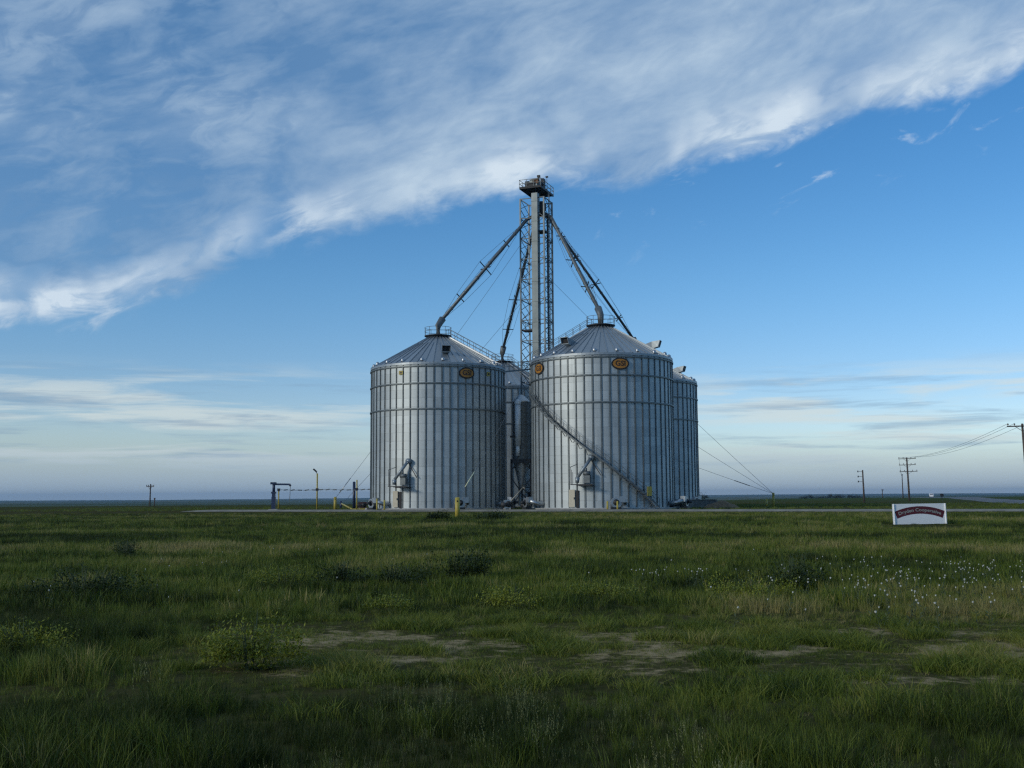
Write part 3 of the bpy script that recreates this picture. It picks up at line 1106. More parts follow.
def post(name, px, Y, h, r, m, label, cat, group=None):
    x = ground_x(px, Y)
    mb = MB(); mb.tube([(0, 0, -0.2), (0, 0, h)], r, 10); mb.lathe([(r, h), (0, h + r * 0.5)], 10)
    o = mb.build(name, m, None, (x, Y, float(terrain(x, Y))))
    return tag(o, label, cat, group)


post('steel_post', 354.0, 158, 3.9, 0.2, M['navy'], 'tall dark blue post next to a thin yellow post left of the bins', 'post')
post('steel_post', 340.9, 170, 1.15, 0.17, M['navy'], 'short dark blue stub post behind the slanted guard pole', 'post')


def cable_post(px, Y, h, label):
    root = empty('cable_post', (ground_x(px, Y), Y, 0))
    tag(root, label, 'post', 'yellow posts carrying the overhead cable')
    mb = MB(); mb.tube([(0, 0, -0.2), (0, 0, h)], 0.09, 10)
    mb.build('post', M['yellow'], root)
    mb = MB(); mb.box((0, 0, 2.82), (0.34, 0.34, 0.34)); mb.build('junction_box', M['dark'], root)
    return root


cable_post(278.6, 151, 2.95, 'weathered yellow post close behind the dark blue loading arm')
cable_post(356.8, 151, 4.1, 'thin yellow post next to the tall dark blue post')
lp = empty('lamp_post', (ground_x(317, 151), 151, 0))
tag(lp, 'thin yellow lamp post with a dark tilted lamp head left of the bins', 'lamp post')
mb = MB(); mb.tube([(0, 0, -0.2), (0, 0, 5.0)], 0.1, 10); mb.build('post', M['yellow'], lp)
mb = MB(); mb.box((0, 0, 2.82), (0.34, 0.34, 0.34)); mb.build('junction_box', M['dark'], lp)
mb = MB(); mb.tube([(0, 0, 4.95), (-0.15, 0, 5.2), (-0.3, 0, 5.35)], 0.05, 6)
mb.box((-0.32, 0, 5.42), (0.6, 0.28, 0.2), Euler((0, R(42), 0)).to_matrix()); mb.build('lamp_head', M['dark'], lp)
# overhead cable with clips
ax, bx = ground_x(278.6, 151), ground_x(372, 151)
mb = MB()
pts = [(ax + (bx - ax) * k / 40, 151, 2.82 - 0.08 * abs(math.sin(math.pi * k / 20))) for k in range(41)]
mb.tube(pts, 0.025, 5)
for k in range(1, 14):
    q = Vector(pts[k * 3]); mb.box(q, (0.55, 0.13, 0.14), Euler((0, random.uniform(-.2, .2), 0)).to_matrix())
tag(mb.build('overhead_cable', M['zinc_dark']), 'overhead cable with small dark clips strung between the yellow posts', 'cable')

# loading arm
la = empty('loading_arm', (ground_x(273.6, 150), 150, 0))
tag(la, 'dark blue loading arm column with a jib and a thin drop hose', 'loading arm')
mb = MB(); mb.box((0, 0, 1.0), (0.5, 0.5, 1.7)); mb.box((0.0, 0, 2.15), (0.42, 0.42, 0.7)); mb.box((0, 0, 2.42), (0.6, 0.55, 0.25)); mb.tube([(0, 0, 2.4), (0, 0, 3.75)], 0.19, 12)
mb.build('column', M['navy'], la)
mb = MB(); mb.box((-0.05, 0, 3.68), (0.75, 0.5, 0.3)); mb.bar((0, 0, 3.55), (2.1, 0, 3.52), 0.22, 0.24); mb.tube([(2.1, 0, 3.56), (2.28, 0, 3.3)], 0.14, 8)
mb.build('jib', M['navy'], la)
mb = MB(); mb.tube([(2.26, 0, 3.4), (2.22, 0, 2.4), (2.16, 0, 1.25)], 0.04, 6)
mb.build('drop_hose', M['zinc_dark'], la)
mb = MB(); mb.box((0, 0, 0.05), (1.25, 1.1, 0.3)); mb.build('footing', M['concrete'], la)

# ------------------------------------------------------------------ grey wall and dirt mound on the right
mb = MB()
wx0, wx1, wy = ground_x(676, 158), ground_x(716, 158), 158
mb.box(((wx0 + wx1) / 2, wy, 0.5), (wx1 - wx0, 0.45, 1.15)); mb.box(((wx0 + wx1) / 2, wy, 1.1), (wx1 - wx0 + 0.1, 0.6, 0.1))
for k in range(5):
    mb.box((wx0 + (wx1 - wx0) * k / 4, wy - 0.24, 0.5), (0.3, 0.12, 1.1))
tag(mb.build('low_wall', M['wall_grey']), 'low dark grey concrete wall running out behind the right of the bins', 'wall')
mb = MB()
vs, fs = [], []
n, k2 = 28, 10
for a in range(k2 + 1):
    for j in range(n):
        r = a / k2; t = 2 * math.pi * j / n
        x, y = 2.6 * r * math.cos(t), 1.6 * r * math.sin(t)
        hgt = 1.05 * (1 - r ** 1.6) * (0.75 + 0.5 * float(vnoise(x * 1.6 + 9, y * 1.6, 4))) - 0.06
        vs.append((x, y, hgt))
for a in range(k2):
    for j in range(n):
        q = (j + 1) % n
        fs.append((a * n + j, a * n + q, (a + 1) * n + q, (a + 1) * n + j))
mb.add(vs, fs, 0, True)
M['dirt'] = mat('brown_dirt', (0.18, 0.125, 0.07), 0.95, 0, 0.35, 2.5, 0.8)
tag(mb.build('dirt_mound', M['dirt'], None, (ground_x(721, 150), 150, 0)), 'small brown heap of dirt right of the grain bins', 'dirt mound')

# ------------------------------------------------------------------ sign
SGY = 62.5
c00, c10, c11, c01 = at(893.6, 524.6, SGY), at(947.3, 523.6, SGY + 0.6), at(946.0, 502.9, SGY + 0.6), at(892.0, 504.3, SGY)
sg = empty('sign_board', (c00 + c10) / 2 * 1.0)
sg.location.z = 0
tag(sg, 'white sign board with a maroon arched band, low in the grass', 'sign')
O = Vector(sg.location)
ux = (c10 - c00); wS = ux.length; ux.normalize()
uz = ((c01 - c00) + (c11 - c10)); hS = uz.length / 2; uz.normalize()
un = ux.cross(uz).normalized()      # points to the camera side (-Y)
if un.y > 0: un = -un
mid = (c00 + c10 + c11 + c01) / 4 - O


def S(x, z, d):
    return mid + ux * x + uz * z + un * d


mb = MB()
mb.add([S(x, z, d) for d in (-0.03, 0.0) for x, z in ((-wS / 2, -hS / 2), (wS / 2, -hS / 2), (wS / 2, hS / 2), (-wS / 2, hS / 2))],
       [(3, 2, 1, 0), (4, 5, 6, 7), (0, 1, 5, 4), (1, 2, 6, 5), (2, 3, 7, 6), (3, 0, 4, 7)])
for x in (-wS / 2 + 0.07, wS / 2 - 0.07):
    mb.bar(S(x, -hS / 2, 0.012), S(x, hS / 2, 0.012), 0.10, 0.03)
pn = mb.build('panel', M['white'], sg)
RAD = 4.1


def arch(x, z):          # x along the arc, z across it
    a = x / RAD
    return (RAD + z) * math.sin(a), (RAD + z) * math.cos(a) - RAD + 0.22


mb = MB()
vs, fs = [], []
NA = 40
Lh = wS * 0.455
for k in range(NA + 1):
    x = -Lh + 2 * Lh * k / NA
    for z in (-0.21, 0.21):
        ax_, az_ = arch(x, z); vs.append(S(ax_, az_, 0.006))
for k in range(NA):
    fs.append((2 * k, 2 * k + 2, 2 * k + 3, 2 * k + 1))
mb.add(vs, fs)
mb.build('arched_band', M['maroon'], pn)
vs, fs = text_mesh('Dryden Cooperative', 0.25)
w_t = max(v.x for v in vs) - min(v.x for v in vs)
mb = MB()
mb.add([S(*arch(v.x * (2 * Lh - 0.34) / w_t, v.y), 0.011) for v in vs], fs)
mb.build('lettering', M['grey_print'], pn)
for x in (-wS * 0.36, wS * 0.36):
    mb = MB(); p = S(x, 0, -0.09)
    mb.bar((p.x, p.y, -0.3), (p.x, p.y, (S(x, hS / 2, 0)).z - 0.08), 0.09)
    mb.build('post', M['wood'], sg)

# ------------------------------------------------------------------ utility poles
POLES = 'utility poles along the highway'


def utility_pole(px, Y, top_py, label, arms, lean=0.0, group=POLES, r=0.17):
    x = ground_x(px, Y)
    gz = float(terrain(x, Y))
    top = at(px, top_py, Y).z - gz
    root = empty('utility_pole', (x, Y, gz))
    root.rotation_euler = (0, lean, 0)
    tag(root, label, 'utility pole', group)
    mb = MB(); mb.tube([(0, 0, -0.5), (0, 0, top)], r, 10, r1=r * 0.7)
    mb.build('pole', M['wood'], root)
    tips = []
    for (dz, half, ang, off) in arms:
        z = top - dz
        d = Vector((math.cos(ang), math.sin(ang), 0))
        mb = MB()
        mb.bar(d * (-half + off) + Vector((0, -0.2, z)), d * (half + off) + Vector((0, -0.2, z)), 0.13, 0.16)
        mb.bar(d * (half * 0.45 + off) + Vector((0, -0.2, z)), Vector((0, -0.2, z - 0.75)), 0.05)
        mb.bar(d * (-half * 0.45 + off) + Vector((0, -0.2, z)), Vector((0, -0.2, z - 0.75)), 0.05)
        arm = mb.build('crossarm', M['wood'], root)
        for s in (-0.93, -0.45, 0.45, 0.93):
            q = d * (half * s + off) + Vector((0, -0.2, z + 0.08))
            mb = MB(); mb.lathe([(0.03, 0), (0.03, 0.12), (0.11, 0.12), (0.12, 0.2), (0.08, 0.3), (0, 0.34)], 8)
            mb.build('insulator', M['insulator'], arm, q)
            tips.append(Matrix.Translation(root.location) @ Euler((0, lean, 0)).to_matrix().to_4x4() @ (q + Vector((0, 0, 0.3))))
    return root, tips


P1, T1 = utility_pole(1028.5, 150, 423.5, 'tall wooden utility pole with one crossarm at the far right edge', [(0.35, 2.0, R(8), -0.35)], R(-1.6), r=0.2)
P2, T2 = utility_pole(909.5, 285, 457.5, 'wooden utility pole with three crossarms behind the white sign', [(0.3, 2.35, R(6), 0), (1.9, 2.25, R(6), 0), (3.6, 2.4, R(6), 0.2)], R(-1.4), r=0.26)
P3, T3 = utility_pole(903.2, 430, 474.5, 'plain slim utility pole just left of the three-armed pole', [(0.3, 0.9, R(60), 0)], R(-0.4), r=0.22)
P4, T4 = utility_pole(864.2, 230, 470.0, 'single bare wooden pole with short side brackets before the far windbreak', [], R(-0.9), r=0.2)
for k in range(3):
    mb = MB(); z = (at(864, 470, 230).z - P4.location.z) - 0.35 - 1.05 * k
    mb.bar((0, 0, z), (-1.0, 0, z + 0.1), 0.07); mb.lathe([(0.04, 0), (0.12, 0.05), (0.1, 0.35), (0, 0.4)], 8, c=(-1.0, 0)); 
    mb.v = [(p[0], p[1], p[2] + (z - 0.12 if i >= 8 else 0)) for i, p in enumerate(mb.v)]
    mb.build('side_bracket', M['dark'], P4)
utility_pole(882.7, 560, 489.5, 'tiny faraway utility pole right of the bare bracketed pole', [(0.3, 1.0, R(40), 0)], 0, r=0.24)
utility_pole(150.0, 250, 484.0, 'lone utility pole with a short crossarm on the left plain', [(0.6, 0.85, 0, 0)], R(0.3), 'utility poles on the left plain')
x = ground_x(154.6, 252)
mb = MB(); mb.tube([(0, 0, -0.3), (0, 0, 1.9)], 0.13, 8); mb.box((0, 0, 1.75), (0.3, 0.3, 0.35))
tag(mb.build('marker_post', M['wood'], None, (x, 252, float(terrain(x, 252)))), 'short wooden post beside the lone utility pole on the left', 'post')
x = ground_x(942, 330)
mb = MB(); mb.tube([(0, 0, -0.3), (0, 0, 1.5)], 0.12, 8); mb.box((0, 0, 1.4), (0.9, 0.5, 0.9))
tag(mb.build('roadside_box', M['dark'], None, (x, 330, float(terrain(x, 330)))), 'small dark box on a post beside the highway', 'roadside box')

for k in range(3):
    a, b = T1[k], T2[k]
    mb = MB(); o = Vector(a)
    mb.tube([(b - a) * (u / 16) + Vector((0, 0, -1.3 * 4 * (u / 16) * (1 - u / 16))) for u in range(17)], 0.022, 4)
    tag(mb.build('power_line', M['cable'], None, o), 'thin power line sagging from the edge pole towards the three-armed pole', 'power line', 'power lines between the edge pole and three-armed pole')
for k in range(3):
    a, b = T2[k * 4], T3[k]
    mb = MB(); o = Vector(a)
    far = Vector(a) + (Vector(b) - Vector(a)) * 1.0
    mb.tube([(far - o) * (u / 12) + Vector((0, 0, -1.0 * 4 * (u / 12) * (1 - u / 12))) for u in range(13)], 0.022, 4)
    tag(mb.build('power_line', M['cable'], None, o), 'thin power line running on from the three-armed pole to the slim pole', 'power line', 'power lines beyond the three-armed pole')

# ------------------------------------------------------------------ white van on the highway
vx = ground_x(931.5, 540); vz = float(terrain(vx, 540)) + 0.2
van = empty('white_van', (vx, 540, vz), R(72))
tag(van, 'tiny white van on the faraway highway above the sign', 'van')
mb = MB()
prof = [(-2.3, 0.35), (-2.3, 1.0), (-1.6, 1.15), (-1.0, 1.85), (2.2, 1.9), (2.3, 1.7), (2.3, 0.35)]
vs = [(x, -0.9, z) for x, z in prof] + [(x, 0.9, z) for x, z in prof]
n = len(prof)
mb.add(vs, [tuple(range(n)), tuple(reversed(range(n, 2 * n)))] + [(i, (i + 1) % n, n + (i + 1) % n, n + i) for i in range(n)])
mb.build('body', M['whitepaint'], van)
mb = MB(); mb.box((-0.35, -0.9, 1.45), (0.9, 0.03, 0.45)); mb.box((-1.32, 0, 1.5), (0.03, 1.5, 0.6), Euler((0, R(40), 0)).to_matrix())
mb.build('window', M['glass'], van)
for x in (-1.36, 1.36):
    for y in (-0.85, 0.85):
        mb = MB(); mb.tube([(x, y - 0.1, 0.33), (x, y + 0.1, 0.33)], 0.33, 14); mb.build('wheel', M['black'], van)


# ------------------------------------------------------------------ foliage materials
def leaf_mat(name, stops, rough=0.6, attr='tint', trans=0.25):
    m, nt, b = new_mat(name)
    L = nt.links.new
    at_ = nd(nt, 'ShaderNodeAttribute', attribute_type='INSTANCER', attribute_name=attr)
    oi = nd(nt, 'ShaderNodeObjectInfo')
    geo = nd(nt, 'ShaderNodeNewGeometry')
    n1 = nd(nt, 'ShaderNodeTexNoise', i_Scale=2.2, i_Detail=4.0)
    L(geo.outputs['Position'], n1.inputs['Vector'])
    a = nd(nt, 'ShaderNodeMath', operation='MULTIPLY_ADD'); a.inputs[1].default_value = 0.32; L(oi.outputs['Random'], a.inputs[0])
    c = nd(nt, 'ShaderNodeMath', operation='MULTIPLY_ADD'); c.inputs[1].default_value = 0.45; c.inputs[2].default_value = -0.38
    L(n1.outputs['Fac'], c.inputs[0]); L(c.outputs[0], a.inputs[2])
    s = nd(nt, 'ShaderNodeMath', operation='ADD'); L(a.outputs[0], s.inputs[0]); L(at_.outputs['Fac'], s.inputs[1])
    # single objects carry no tint attribute: they sit mid-scale
    r = nd(nt, 'ShaderNodeValToRGB')
    els = r.color_ramp.elements
    els[0].position, els[0].color = stops[0][0], (*stops[0][1], 1)
    els[1].position, els[1].color = stops[-1][0], (*stops[-1][1], 1)
    for p, cc in stops[1:-1]:
        e = els.new(p); e.color = (*cc, 1)
    L(s.outputs[0], r.inputs[0])
    L(r.outputs[0], b.inputs['Base Color'])
    b.inputs['Roughness'].default_value = rough
    b.inputs['Specular IOR Level'].default_value = 0.25
    tr = nd(nt, 'ShaderNodeBsdfTranslucent'); L(r.outputs[0], tr.inputs['Color'])
    mx = nd(nt, 'ShaderNodeMixShader'); mx.inputs[0].default_value = trans
    L(b.outputs[0], mx.inputs[1]); L(tr.outputs[0], mx.inputs[2])
    L(mx.outputs[0], nt.nodes['Material Output'].inputs['Surface'])
    return m


M['blade'] = leaf_mat('grass_blades', [(0.0, (0.028, 0.046, 0.006)), (0.25, (0.088, 0.130, 0.015)), (0.5, (0.138, 0.172, 0.024)), (0.75, (0.18, 0.19, 0.04)), (1.0, (0.30, 0.26, 0.10))])
M['seed'] = leaf_mat('grass_seed_heads', [(0.0, (0.15, 0.17, 0.07)), (1.0, (0.30, 0.29, 0.14))])
M['weed'] = leaf_mat('yellow_green_weed_leaves', [(0.0, (0.17, 0.20, 0.022)), (0.3, (0.27, 0.29, 0.035)), (0.7, (0.38, 0.36, 0.06))])
M['sage'] = leaf_mat('dark_shrub_leaves', [(0.0, (0.030, 0.050, 0.008)), (0.25, (0.056, 0.080, 0.014)), (0.6, (0.09, 0.11, 0.026))])
M['tree'] = leaf_mat('faraway_tree_leaves', [(0.0, (0.016, 0.024, 0.012)), (1.0, (0.05, 0.062, 0.028))])

# ------------------------------------------------------------------ grass
tuft_rng = np.random.default_rng(3)


def tuft(n, radius, h0, h1, w, lean, seed=False, seg=3):
    g = tuft_rng
    vs, fs, mi = [], [], []
    for _ in range(n):
        a = g.uniform(0, 2 * math.pi); r = radius * math.sqrt(g.uniform())
        bx, by = r * math.cos(a), r * math.sin(a)
        h = g.uniform(h0, h1)
        dirn = a + g.normal(0, 0.9)
        ln = abs(g.normal(lean, lean * 0.6)) * h
        fx = g.uniform(0, math.pi)
        wx, wy = math.cos(fx) * w, math.sin(fx) * w
        o = len(vs)
        for k in range(seg + 1):
            u = k / seg
            px_, py_ = bx + math.cos(dirn) * ln * u * u, by + math.sin(dirn) * ln * u * u
            z = h * (u - 0.18 * u * u * min(1, ln / h * 1.5)) - 0.02
            ww = (1 - u) ** 0.6 if k < seg else 0
            if k < seg:
                vs += [(px_ - wx * ww, py_ - wy * ww, z), (px_ + wx * ww, py_ + wy * ww, z)]
            else:
                vs.append((px_, py_, z))
        for k in range(seg - 1):
            fs.append((o + 2 * k, o + 2 * k + 1, o + 2 * k + 3, o + 2 * k + 2)); mi.append(0)
        fs.append((o + 2 * seg - 2, o + 2 * seg - 1, o + 2 * seg)); mi.append(0)
        if seed and g.uniform() < 0.45:
            tx, ty, tz = vs[-1]
            for q in range(14):
                u = q / 14
                ang = g.uniform(0, 2 * math.pi); rr = 0.013 * (1 - u * 0.5)
                x, y, z = tx + math.cos(dirn) * 0.03 * u, ty + math.sin(dirn) * 0.03 * u, tz - 0.03 + 0.15 * u
                ex, ey = x + rr * math.cos(ang), y + rr * math.sin(ang)
                o2 = len(vs)
                vs += [(x, y, z), (ex - 0.003, ey, z + 0.008), (ex, ey + 0.003, z + 0.016)]
                fs.append((o2, o2 + 1, o2 + 2)); mi.append(1)
    me = bpy.data.meshes.new('grass_tuft')
    me.from_pydata(vs, [], fs)
    me.materials.append(M['blade']); me.materials.append(M['seed'])
    me.polygons.foreach_set('material_index', mi)
    me.update()
    return bpy.data.objects.new('grass_tuft', me)


def grass_field(name, tufts, pts, tint, scl, idx, rot, label):
    me = bpy.data.meshes.new(name)
    me.from_pydata([tuple(p) for p in pts], [], [])
    for nm, typ, arr in (('tint', 'FLOAT', tint), ('scl', 'FLOAT', scl), ('idx', 'INT', idx), ('rotz', 'FLOAT', rot)):
        a = me.attributes.new(nm, typ, 'POINT')
        a.data.foreach_set('value', np.asarray(arr, np.int32 if typ == 'INT' else np.float32))
    o = bpy.data.objects.new(name, me)
    COL.objects.link(o)
    ng = bpy.data.node_groups.new(name + '_scatter', 'GeometryNodeTree')
    ng.interface.new_socket('Geometry', in_out='INPUT', socket_type='NodeSocketGeometry')
    ng.interface.new_socket('Geometry', in_out='OUTPUT', socket_type='NodeSocketGeometry')
    N = ng.nodes; L = ng.links.new
    gi, go = N.new('NodeGroupInput'), N.new('NodeGroupOutput')
    g2i = N.new('GeometryNodeGeometryToInstance')
    for t in reversed(tufts):
        oi = N.new('GeometryNodeObjectInfo'); oi.inputs['Object'].default_value = t
        oi.inputs['As Instance'].default_value = True
        L(oi.outputs['Geometry'], g2i.inputs[0]) if False else None
        oi['k'] = 1
    jn = N.new('GeometryNodeJoinGeometry')
    for n_ in [n for n in N if n.bl_idname == 'GeometryNodeObjectInfo']:
        L(n_.outputs['Geometry'], jn.inputs[0])
    N.remove(g2i)

    def attr(nm, typ):
        a = N.new('GeometryNodeInputNamedAttribute'); a.data_type = typ; a.inputs['Name'].default_value = nm
        return a.outputs['Attribute']
    ip = N.new('GeometryNodeInstanceOnPoints')
    m2p = N.new('GeometryNodeMeshToPoints')
    L(gi.outputs[0], m2p.inputs['Mesh'])
    L(m2p.outputs['Points'], ip.inputs['Points'])
    L(jn.outputs[0], ip.inputs['Instance'])
    ip.inputs['Pick Instance'].default_value = True
    L(attr('idx', 'INT'), ip.inputs['Instance Index'])
    cx = N.new('ShaderNodeCombineXYZ'); L(attr('rotz', 'FLOAT'), cx.inputs[2])
    e2r = N.new('FunctionNodeEulerToRotation'); L(cx.outputs[0], e2r.inputs[0]); L(e2r.outputs[0], ip.inputs['Rotation'])
    L(attr('scl', 'FLOAT'), ip.inputs['Scale'])
    L(ip.outputs[0], go.inputs[0])
    md = o.modifiers.new('scatter', 'NODES'); md.node_group = ng
    tag(o, label, 'grass', kind='stuff')
    return o


T_lush = [tuft(26, 0.13, 0.20, 0.42, 0.0042, 0.35) for _ in range(4)]
T_seed = [tuft(16, 0.10, 0.25, 0.46, 0.0032, 0.18, seed=True, seg=3) for _ in range(2)]
T_short = [tuft(20, 0.09, 0.05, 0.14, 0.0035, 0.6, seg=2) for _ in range(2)]
T_far = [tuft(34, 0.34, 0.16, 0.40, 0.012, 0.3, seg=2) for _ in range(3)]
ALLT = T_lush + T_seed + T_short + T_far     # indices 0-3 lush, 4-5 seed, 6-7 short, 8-10 far


def road_dist(x, y):
    d = np.full(np.shape(x), 1e9)
    for (x0, y0), (x1, y1) in zip(ROAD[:-1], ROAD[1:]):
        vx_, vy_ = x1 - x0, y1 - y0
        t = np.clip(((x - x0) * vx_ + (y - y0) * vy_) / (vx_ ** 2 + vy_ ** 2), 0, 1)
        d = np.minimum(d, np.hypot(x - x0 - t * vx_, y - y0 - t * vy_))
    return d


def scatter(y0, y1, dens, margin=1.6, slope=0.52):
    area_w = lambda y: 2 * (slope * y + margin)
    n = int(dens * (y1 - y0) * (area_w(y0) + area_w(y1)) / 2)
    y = np.sqrt(rng.uniform(y0 ** 2, y1 ** 2, n))
    x = rng.uniform(-1, 1, n) * (slope * y + margin)
    return x, y


def make_grass():
    X, Y, S_, I, T = [], [], [], [], []
    for (y0, y1, dens, far) in ((2.5, 9.5, 110, 0), (9.5, 17, 70, 0), (17, 30, 30, 1), (30, 55, 12, 2), (55, 90, 5.0, 2), (90, 125, 3.2, 2)):
        x, y = scatter(y0, y1, dens)
        n = len(x)
        bare = bare_mask(x, y)
        lushn = fbm(x / 3.2, y / 3.2, 41, 4)
        keep = rng.uniform(size=n) < (1 - 0.86 * sstep(0.2, 0.6, bare)) * np.where(y < 9.4, 0.93, 0.55 + 0.45 * sstep(0.3, 0.5, lushn))
        keep &= road_dist(x, y) > 3.4 + 3.4 * fbm(x / 5, y / 5, 97, 3)
        x, y, bare, lushn = x[keep], y[keep], bare[keep], lushn[keep]
        n = len(x)
        big = fbm(x / 9.0, y / 6.0, 51, 4)
        patch = fbm(x / 1.7, y / 1.5, 61, 3)
        near_band = np.exp(-(((y - 13.0) / 4.0) ** 2)) * sstep(-6, -1, x)      # the short, grazed strip
        clump = fbm(x / 0.9 + 7, y / 0.9, 95, 3)
        s = 0.36 + 0.85 * lushn + 0.7 * (patch - 0.5) + 0.75 * sstep(0.55, 0.75, clump)
        s = s * (1 - 0.42 * near_band) * (1 - 0.35 * sstep(0.05, 0.4, bare))
        s = np.clip(s * 0.72, 0.2 + 0.24 * sstep(10.5, 8.5, y), 0.85) * (1 - 0.14 * sstep(10.0, 8.0, y))
        s = s * (1.0 - 0.42 * sstep(70, 118, y))
        idx = rng.integers(0, 4, n)
        seedy = (fbm(x / 2.2 + 4, y / 1.2, 71, 3) > 0.50) & (y < 9.6) & (x > -3.4)
        idx = np.where(seedy & (rng.uniform(size=n) < 0.22), rng.integers(4, 6, n), idx)
        idx = np.where(rng.uniform(size=n) < sstep(0.02, 0.25, bare) * 0.85 + 0.62 * near_band, rng.integers(6, 8, n), idx)
        if far:
            fm = rng.uniform(size=n) < (0.6 if far == 1 else 1.0)
            idx = np.where(fm, rng.integers(8, 11, n), idx)
        if y0 >= 55: s *= 1.15
        s *= 0.45 + 0.55 * sstep(6, 24, road_dist(x, y) + 8 * (fbm(x / 7, y / 7, 99, 2) - 0.5))
        s *= np.where((y > 50) & (y < 63) & (x / y > 0.33) & (x / y < 0.41), 0.3, 1.0)
        t = 0.30 + 1.5 * (big - 0.5) + 1.25 * (patch - 0.5) + rng.normal(0, 0.17, n) + 0.26 * near_band + 0.09 * sstep(11.0, 8.0, y)
        t = t + np.where(rng.uniform(size=n) < 0.06, 0.4, 0.0)
        X.append(x); Y.append(y); S_.append(s * rng.uniform(0.75, 1.25, n)); I.append(idx); T.append(t)
    # short, cropped tufts over the worn strip
    n = 42000
    x, y = rng.uniform(-6, 10, n), rng.uniform(8.5, 17.5, n)
    cl = fbm(x / 0.55, y / 0.5, 131, 3)
    keep = (rng.uniform(size=n) < 0.34 + 0.66 * sstep(0.50, 0.66, cl)) & (np.abs(x) < 0.52 * y + 1.6)
    keep &= rng.uniform(size=n) < np.exp(-(((y - 12.8) / 3.2) ** 2)) * sstep(-6, -3, x)
    x, y, cl = x[keep], y[keep], cl[keep]
    n = len(x)
    X.append(x); Y.append(y); S_.append(rng.uniform(0.5, 1.3, n) * (0.45 + 1.05 * sstep(0.5, 0.7, cl))); I.append(rng.integers(6, 8, n))
    T.append(0.42 + 0.9 * (fbm(x / 1.1, y / 1.1, 141, 3) - 0.5) + rng.normal(0, 0.12, n))
    x, y = np.concatenate(X), np.concatenate(Y)
    z = terrain(x, y)
    print('grass tufts', len(x))
    grass_field('grass', ALLT, np.stack([x, y, z], 1), np.concatenate(T), np.concatenate(S_), np.concatenate(I), rng.uniform(0, 6.28, len(x)),
                'dark green prairie grass covering the field before the bins')
    # verge between the gravel and the bins
    n = 9000
    x = rng.uniform(-75, 110, n); y = rng.uniform(112, 205, n)
    k = (road_dist(x, y) > 4.3) & (np.abs(x) < y * 0.52)
    yr = np.interp(x, [p[0] for p in ROAD], [p[1] for p in ROAD])
    k &= y > yr
    for i in BIN:
        k &= np.hypot(x - BIN[i].x, y - BIN[i].y) > BR + 1.2
    x, y = x[k], y[k]
    n = len(x)
    grass_field('verge_grass', T_far, np.stack([x, y, terrain(x, y)], 1), 0.35 + 0.5 * (fbm(x / 8, y / 8, 81, 3) - 0.5) + rng.normal(0, .06, n),
                rng.uniform(0.4, 1.0, n), rng.integers(0, 3, n), rng.uniform(0, 6.28, n), 'low weedy grass around the feet of the grain bins')


make_grass()


# ------------------------------------------------------------------ weeds, shrubs, flowers
def leaf_clump(name, n, rx, ry, h, leaf, m, seed, stems=0, low=0.12):
    g = np.random.default_rng(seed)
    mb = MB()
    lobes = [(g.normal(0, 0.42) * rx, g.normal(0, 0.42) * ry, g.uniform(0.25, 0.75) * h, g.uniform(0.22, 0.45)) for _ in range(14)]
    for k in range(n):
        lx_, ly_, lz_, lr_ = lobes[g.integers(0, len(lobes))]
        v = g.normal(0, 1, 3); v /= np.linalg.norm(v) + 1e-9
        q = g.uniform(0.3, 1.0) ** 0.5
        p = np.array([lx_ + v[0] * q * lr_ * rx, ly_ + v[1] * q * lr_ * ry, max(0.01, (lz_ + v[2] * q * lr_ * h) * g.uniform(0.35, 1.0))])
        l = leaf * g.uniform(0.6, 1.5)
        a, up = g.uniform(0, 6.28), g.uniform(-0.3, 1.2)
        d = np.array([math.cos(a) * math.cos(up), math.sin(a) * math.cos(up), math.sin(up)])
        s = np.array([-math.sin(a), math.cos(a), g.uniform(-.5, .5)]) * 0.22
        mb.add([p, p + d * l * 0.5 + s * l, p + d * l, p + d * l * 0.5 - s * l], [(0, 1, 2, 3)], 0)
    for k in range(stems):
        a, r = g.uniform(0, 6.28), g.uniform(0, 0.6)
        x, y = r * rx * math.cos(a), r * ry * math.sin(a)
        mb.tube([(x * 0.35, y * 0.35, -0.03), (x * 0.7, y * 0.7, h * 0.5), (x, y, h * g.uniform(0.7, 1.0))], 0.006 + 0.004 * h, 4, 1, 0.002)
    return mb.build(name, [m, M['stem']])


def place(o, px, py, dz=0.0):
    d = ray(px, py)
    k = -CAMZ / d.z
    x, y = d.x * k, d.y * k
    o.location = (x, y, float(terrain(x, y)) + dz)
    return o


WG = 'yellow-green weeds in the field'
weeds = [
    (250, 668, 0.62, 0.45, 0.50, 950, 'large yellow-green leafy weed, biggest in the left foreground'),
    (282, 588, 0.75, 0.5, 0.42, 600, 'wide yellow-green weed patch left of centre beyond the bare strip'),
    (512, 606, 0.60, 0.4, 0.34, 500, 'yellow-green weed in the middle of the field, above the bare earth'),
    (604, 597, 0.7, 0.4, 0.30, 400, 'low sparse yellow-green weed right of the middle weed'),
    (752, 600, 0.75, 0.55, 0.42, 800, 'bushy yellow-green weed left of the white flower patch'),
    (22, 650, 0.6, 0.4, 0.34, 500, 'yellowish weed at the far left edge of the field'),
    (392, 610, 0.5, 0.4, 0.26, 300, 'small dull yellow-green weed between the dark shrubs and the bare strip'),
]
for k, (px, py, rx, ry, h, n, lab) in enumerate(weeds):
    o = leaf_clump('weed_plant', int(n * 5), rx, ry, h * 1.2, 0.036, M['weed'], 100 + k, 7)
    tag(place(o, px, py), lab, 'weed', WG)
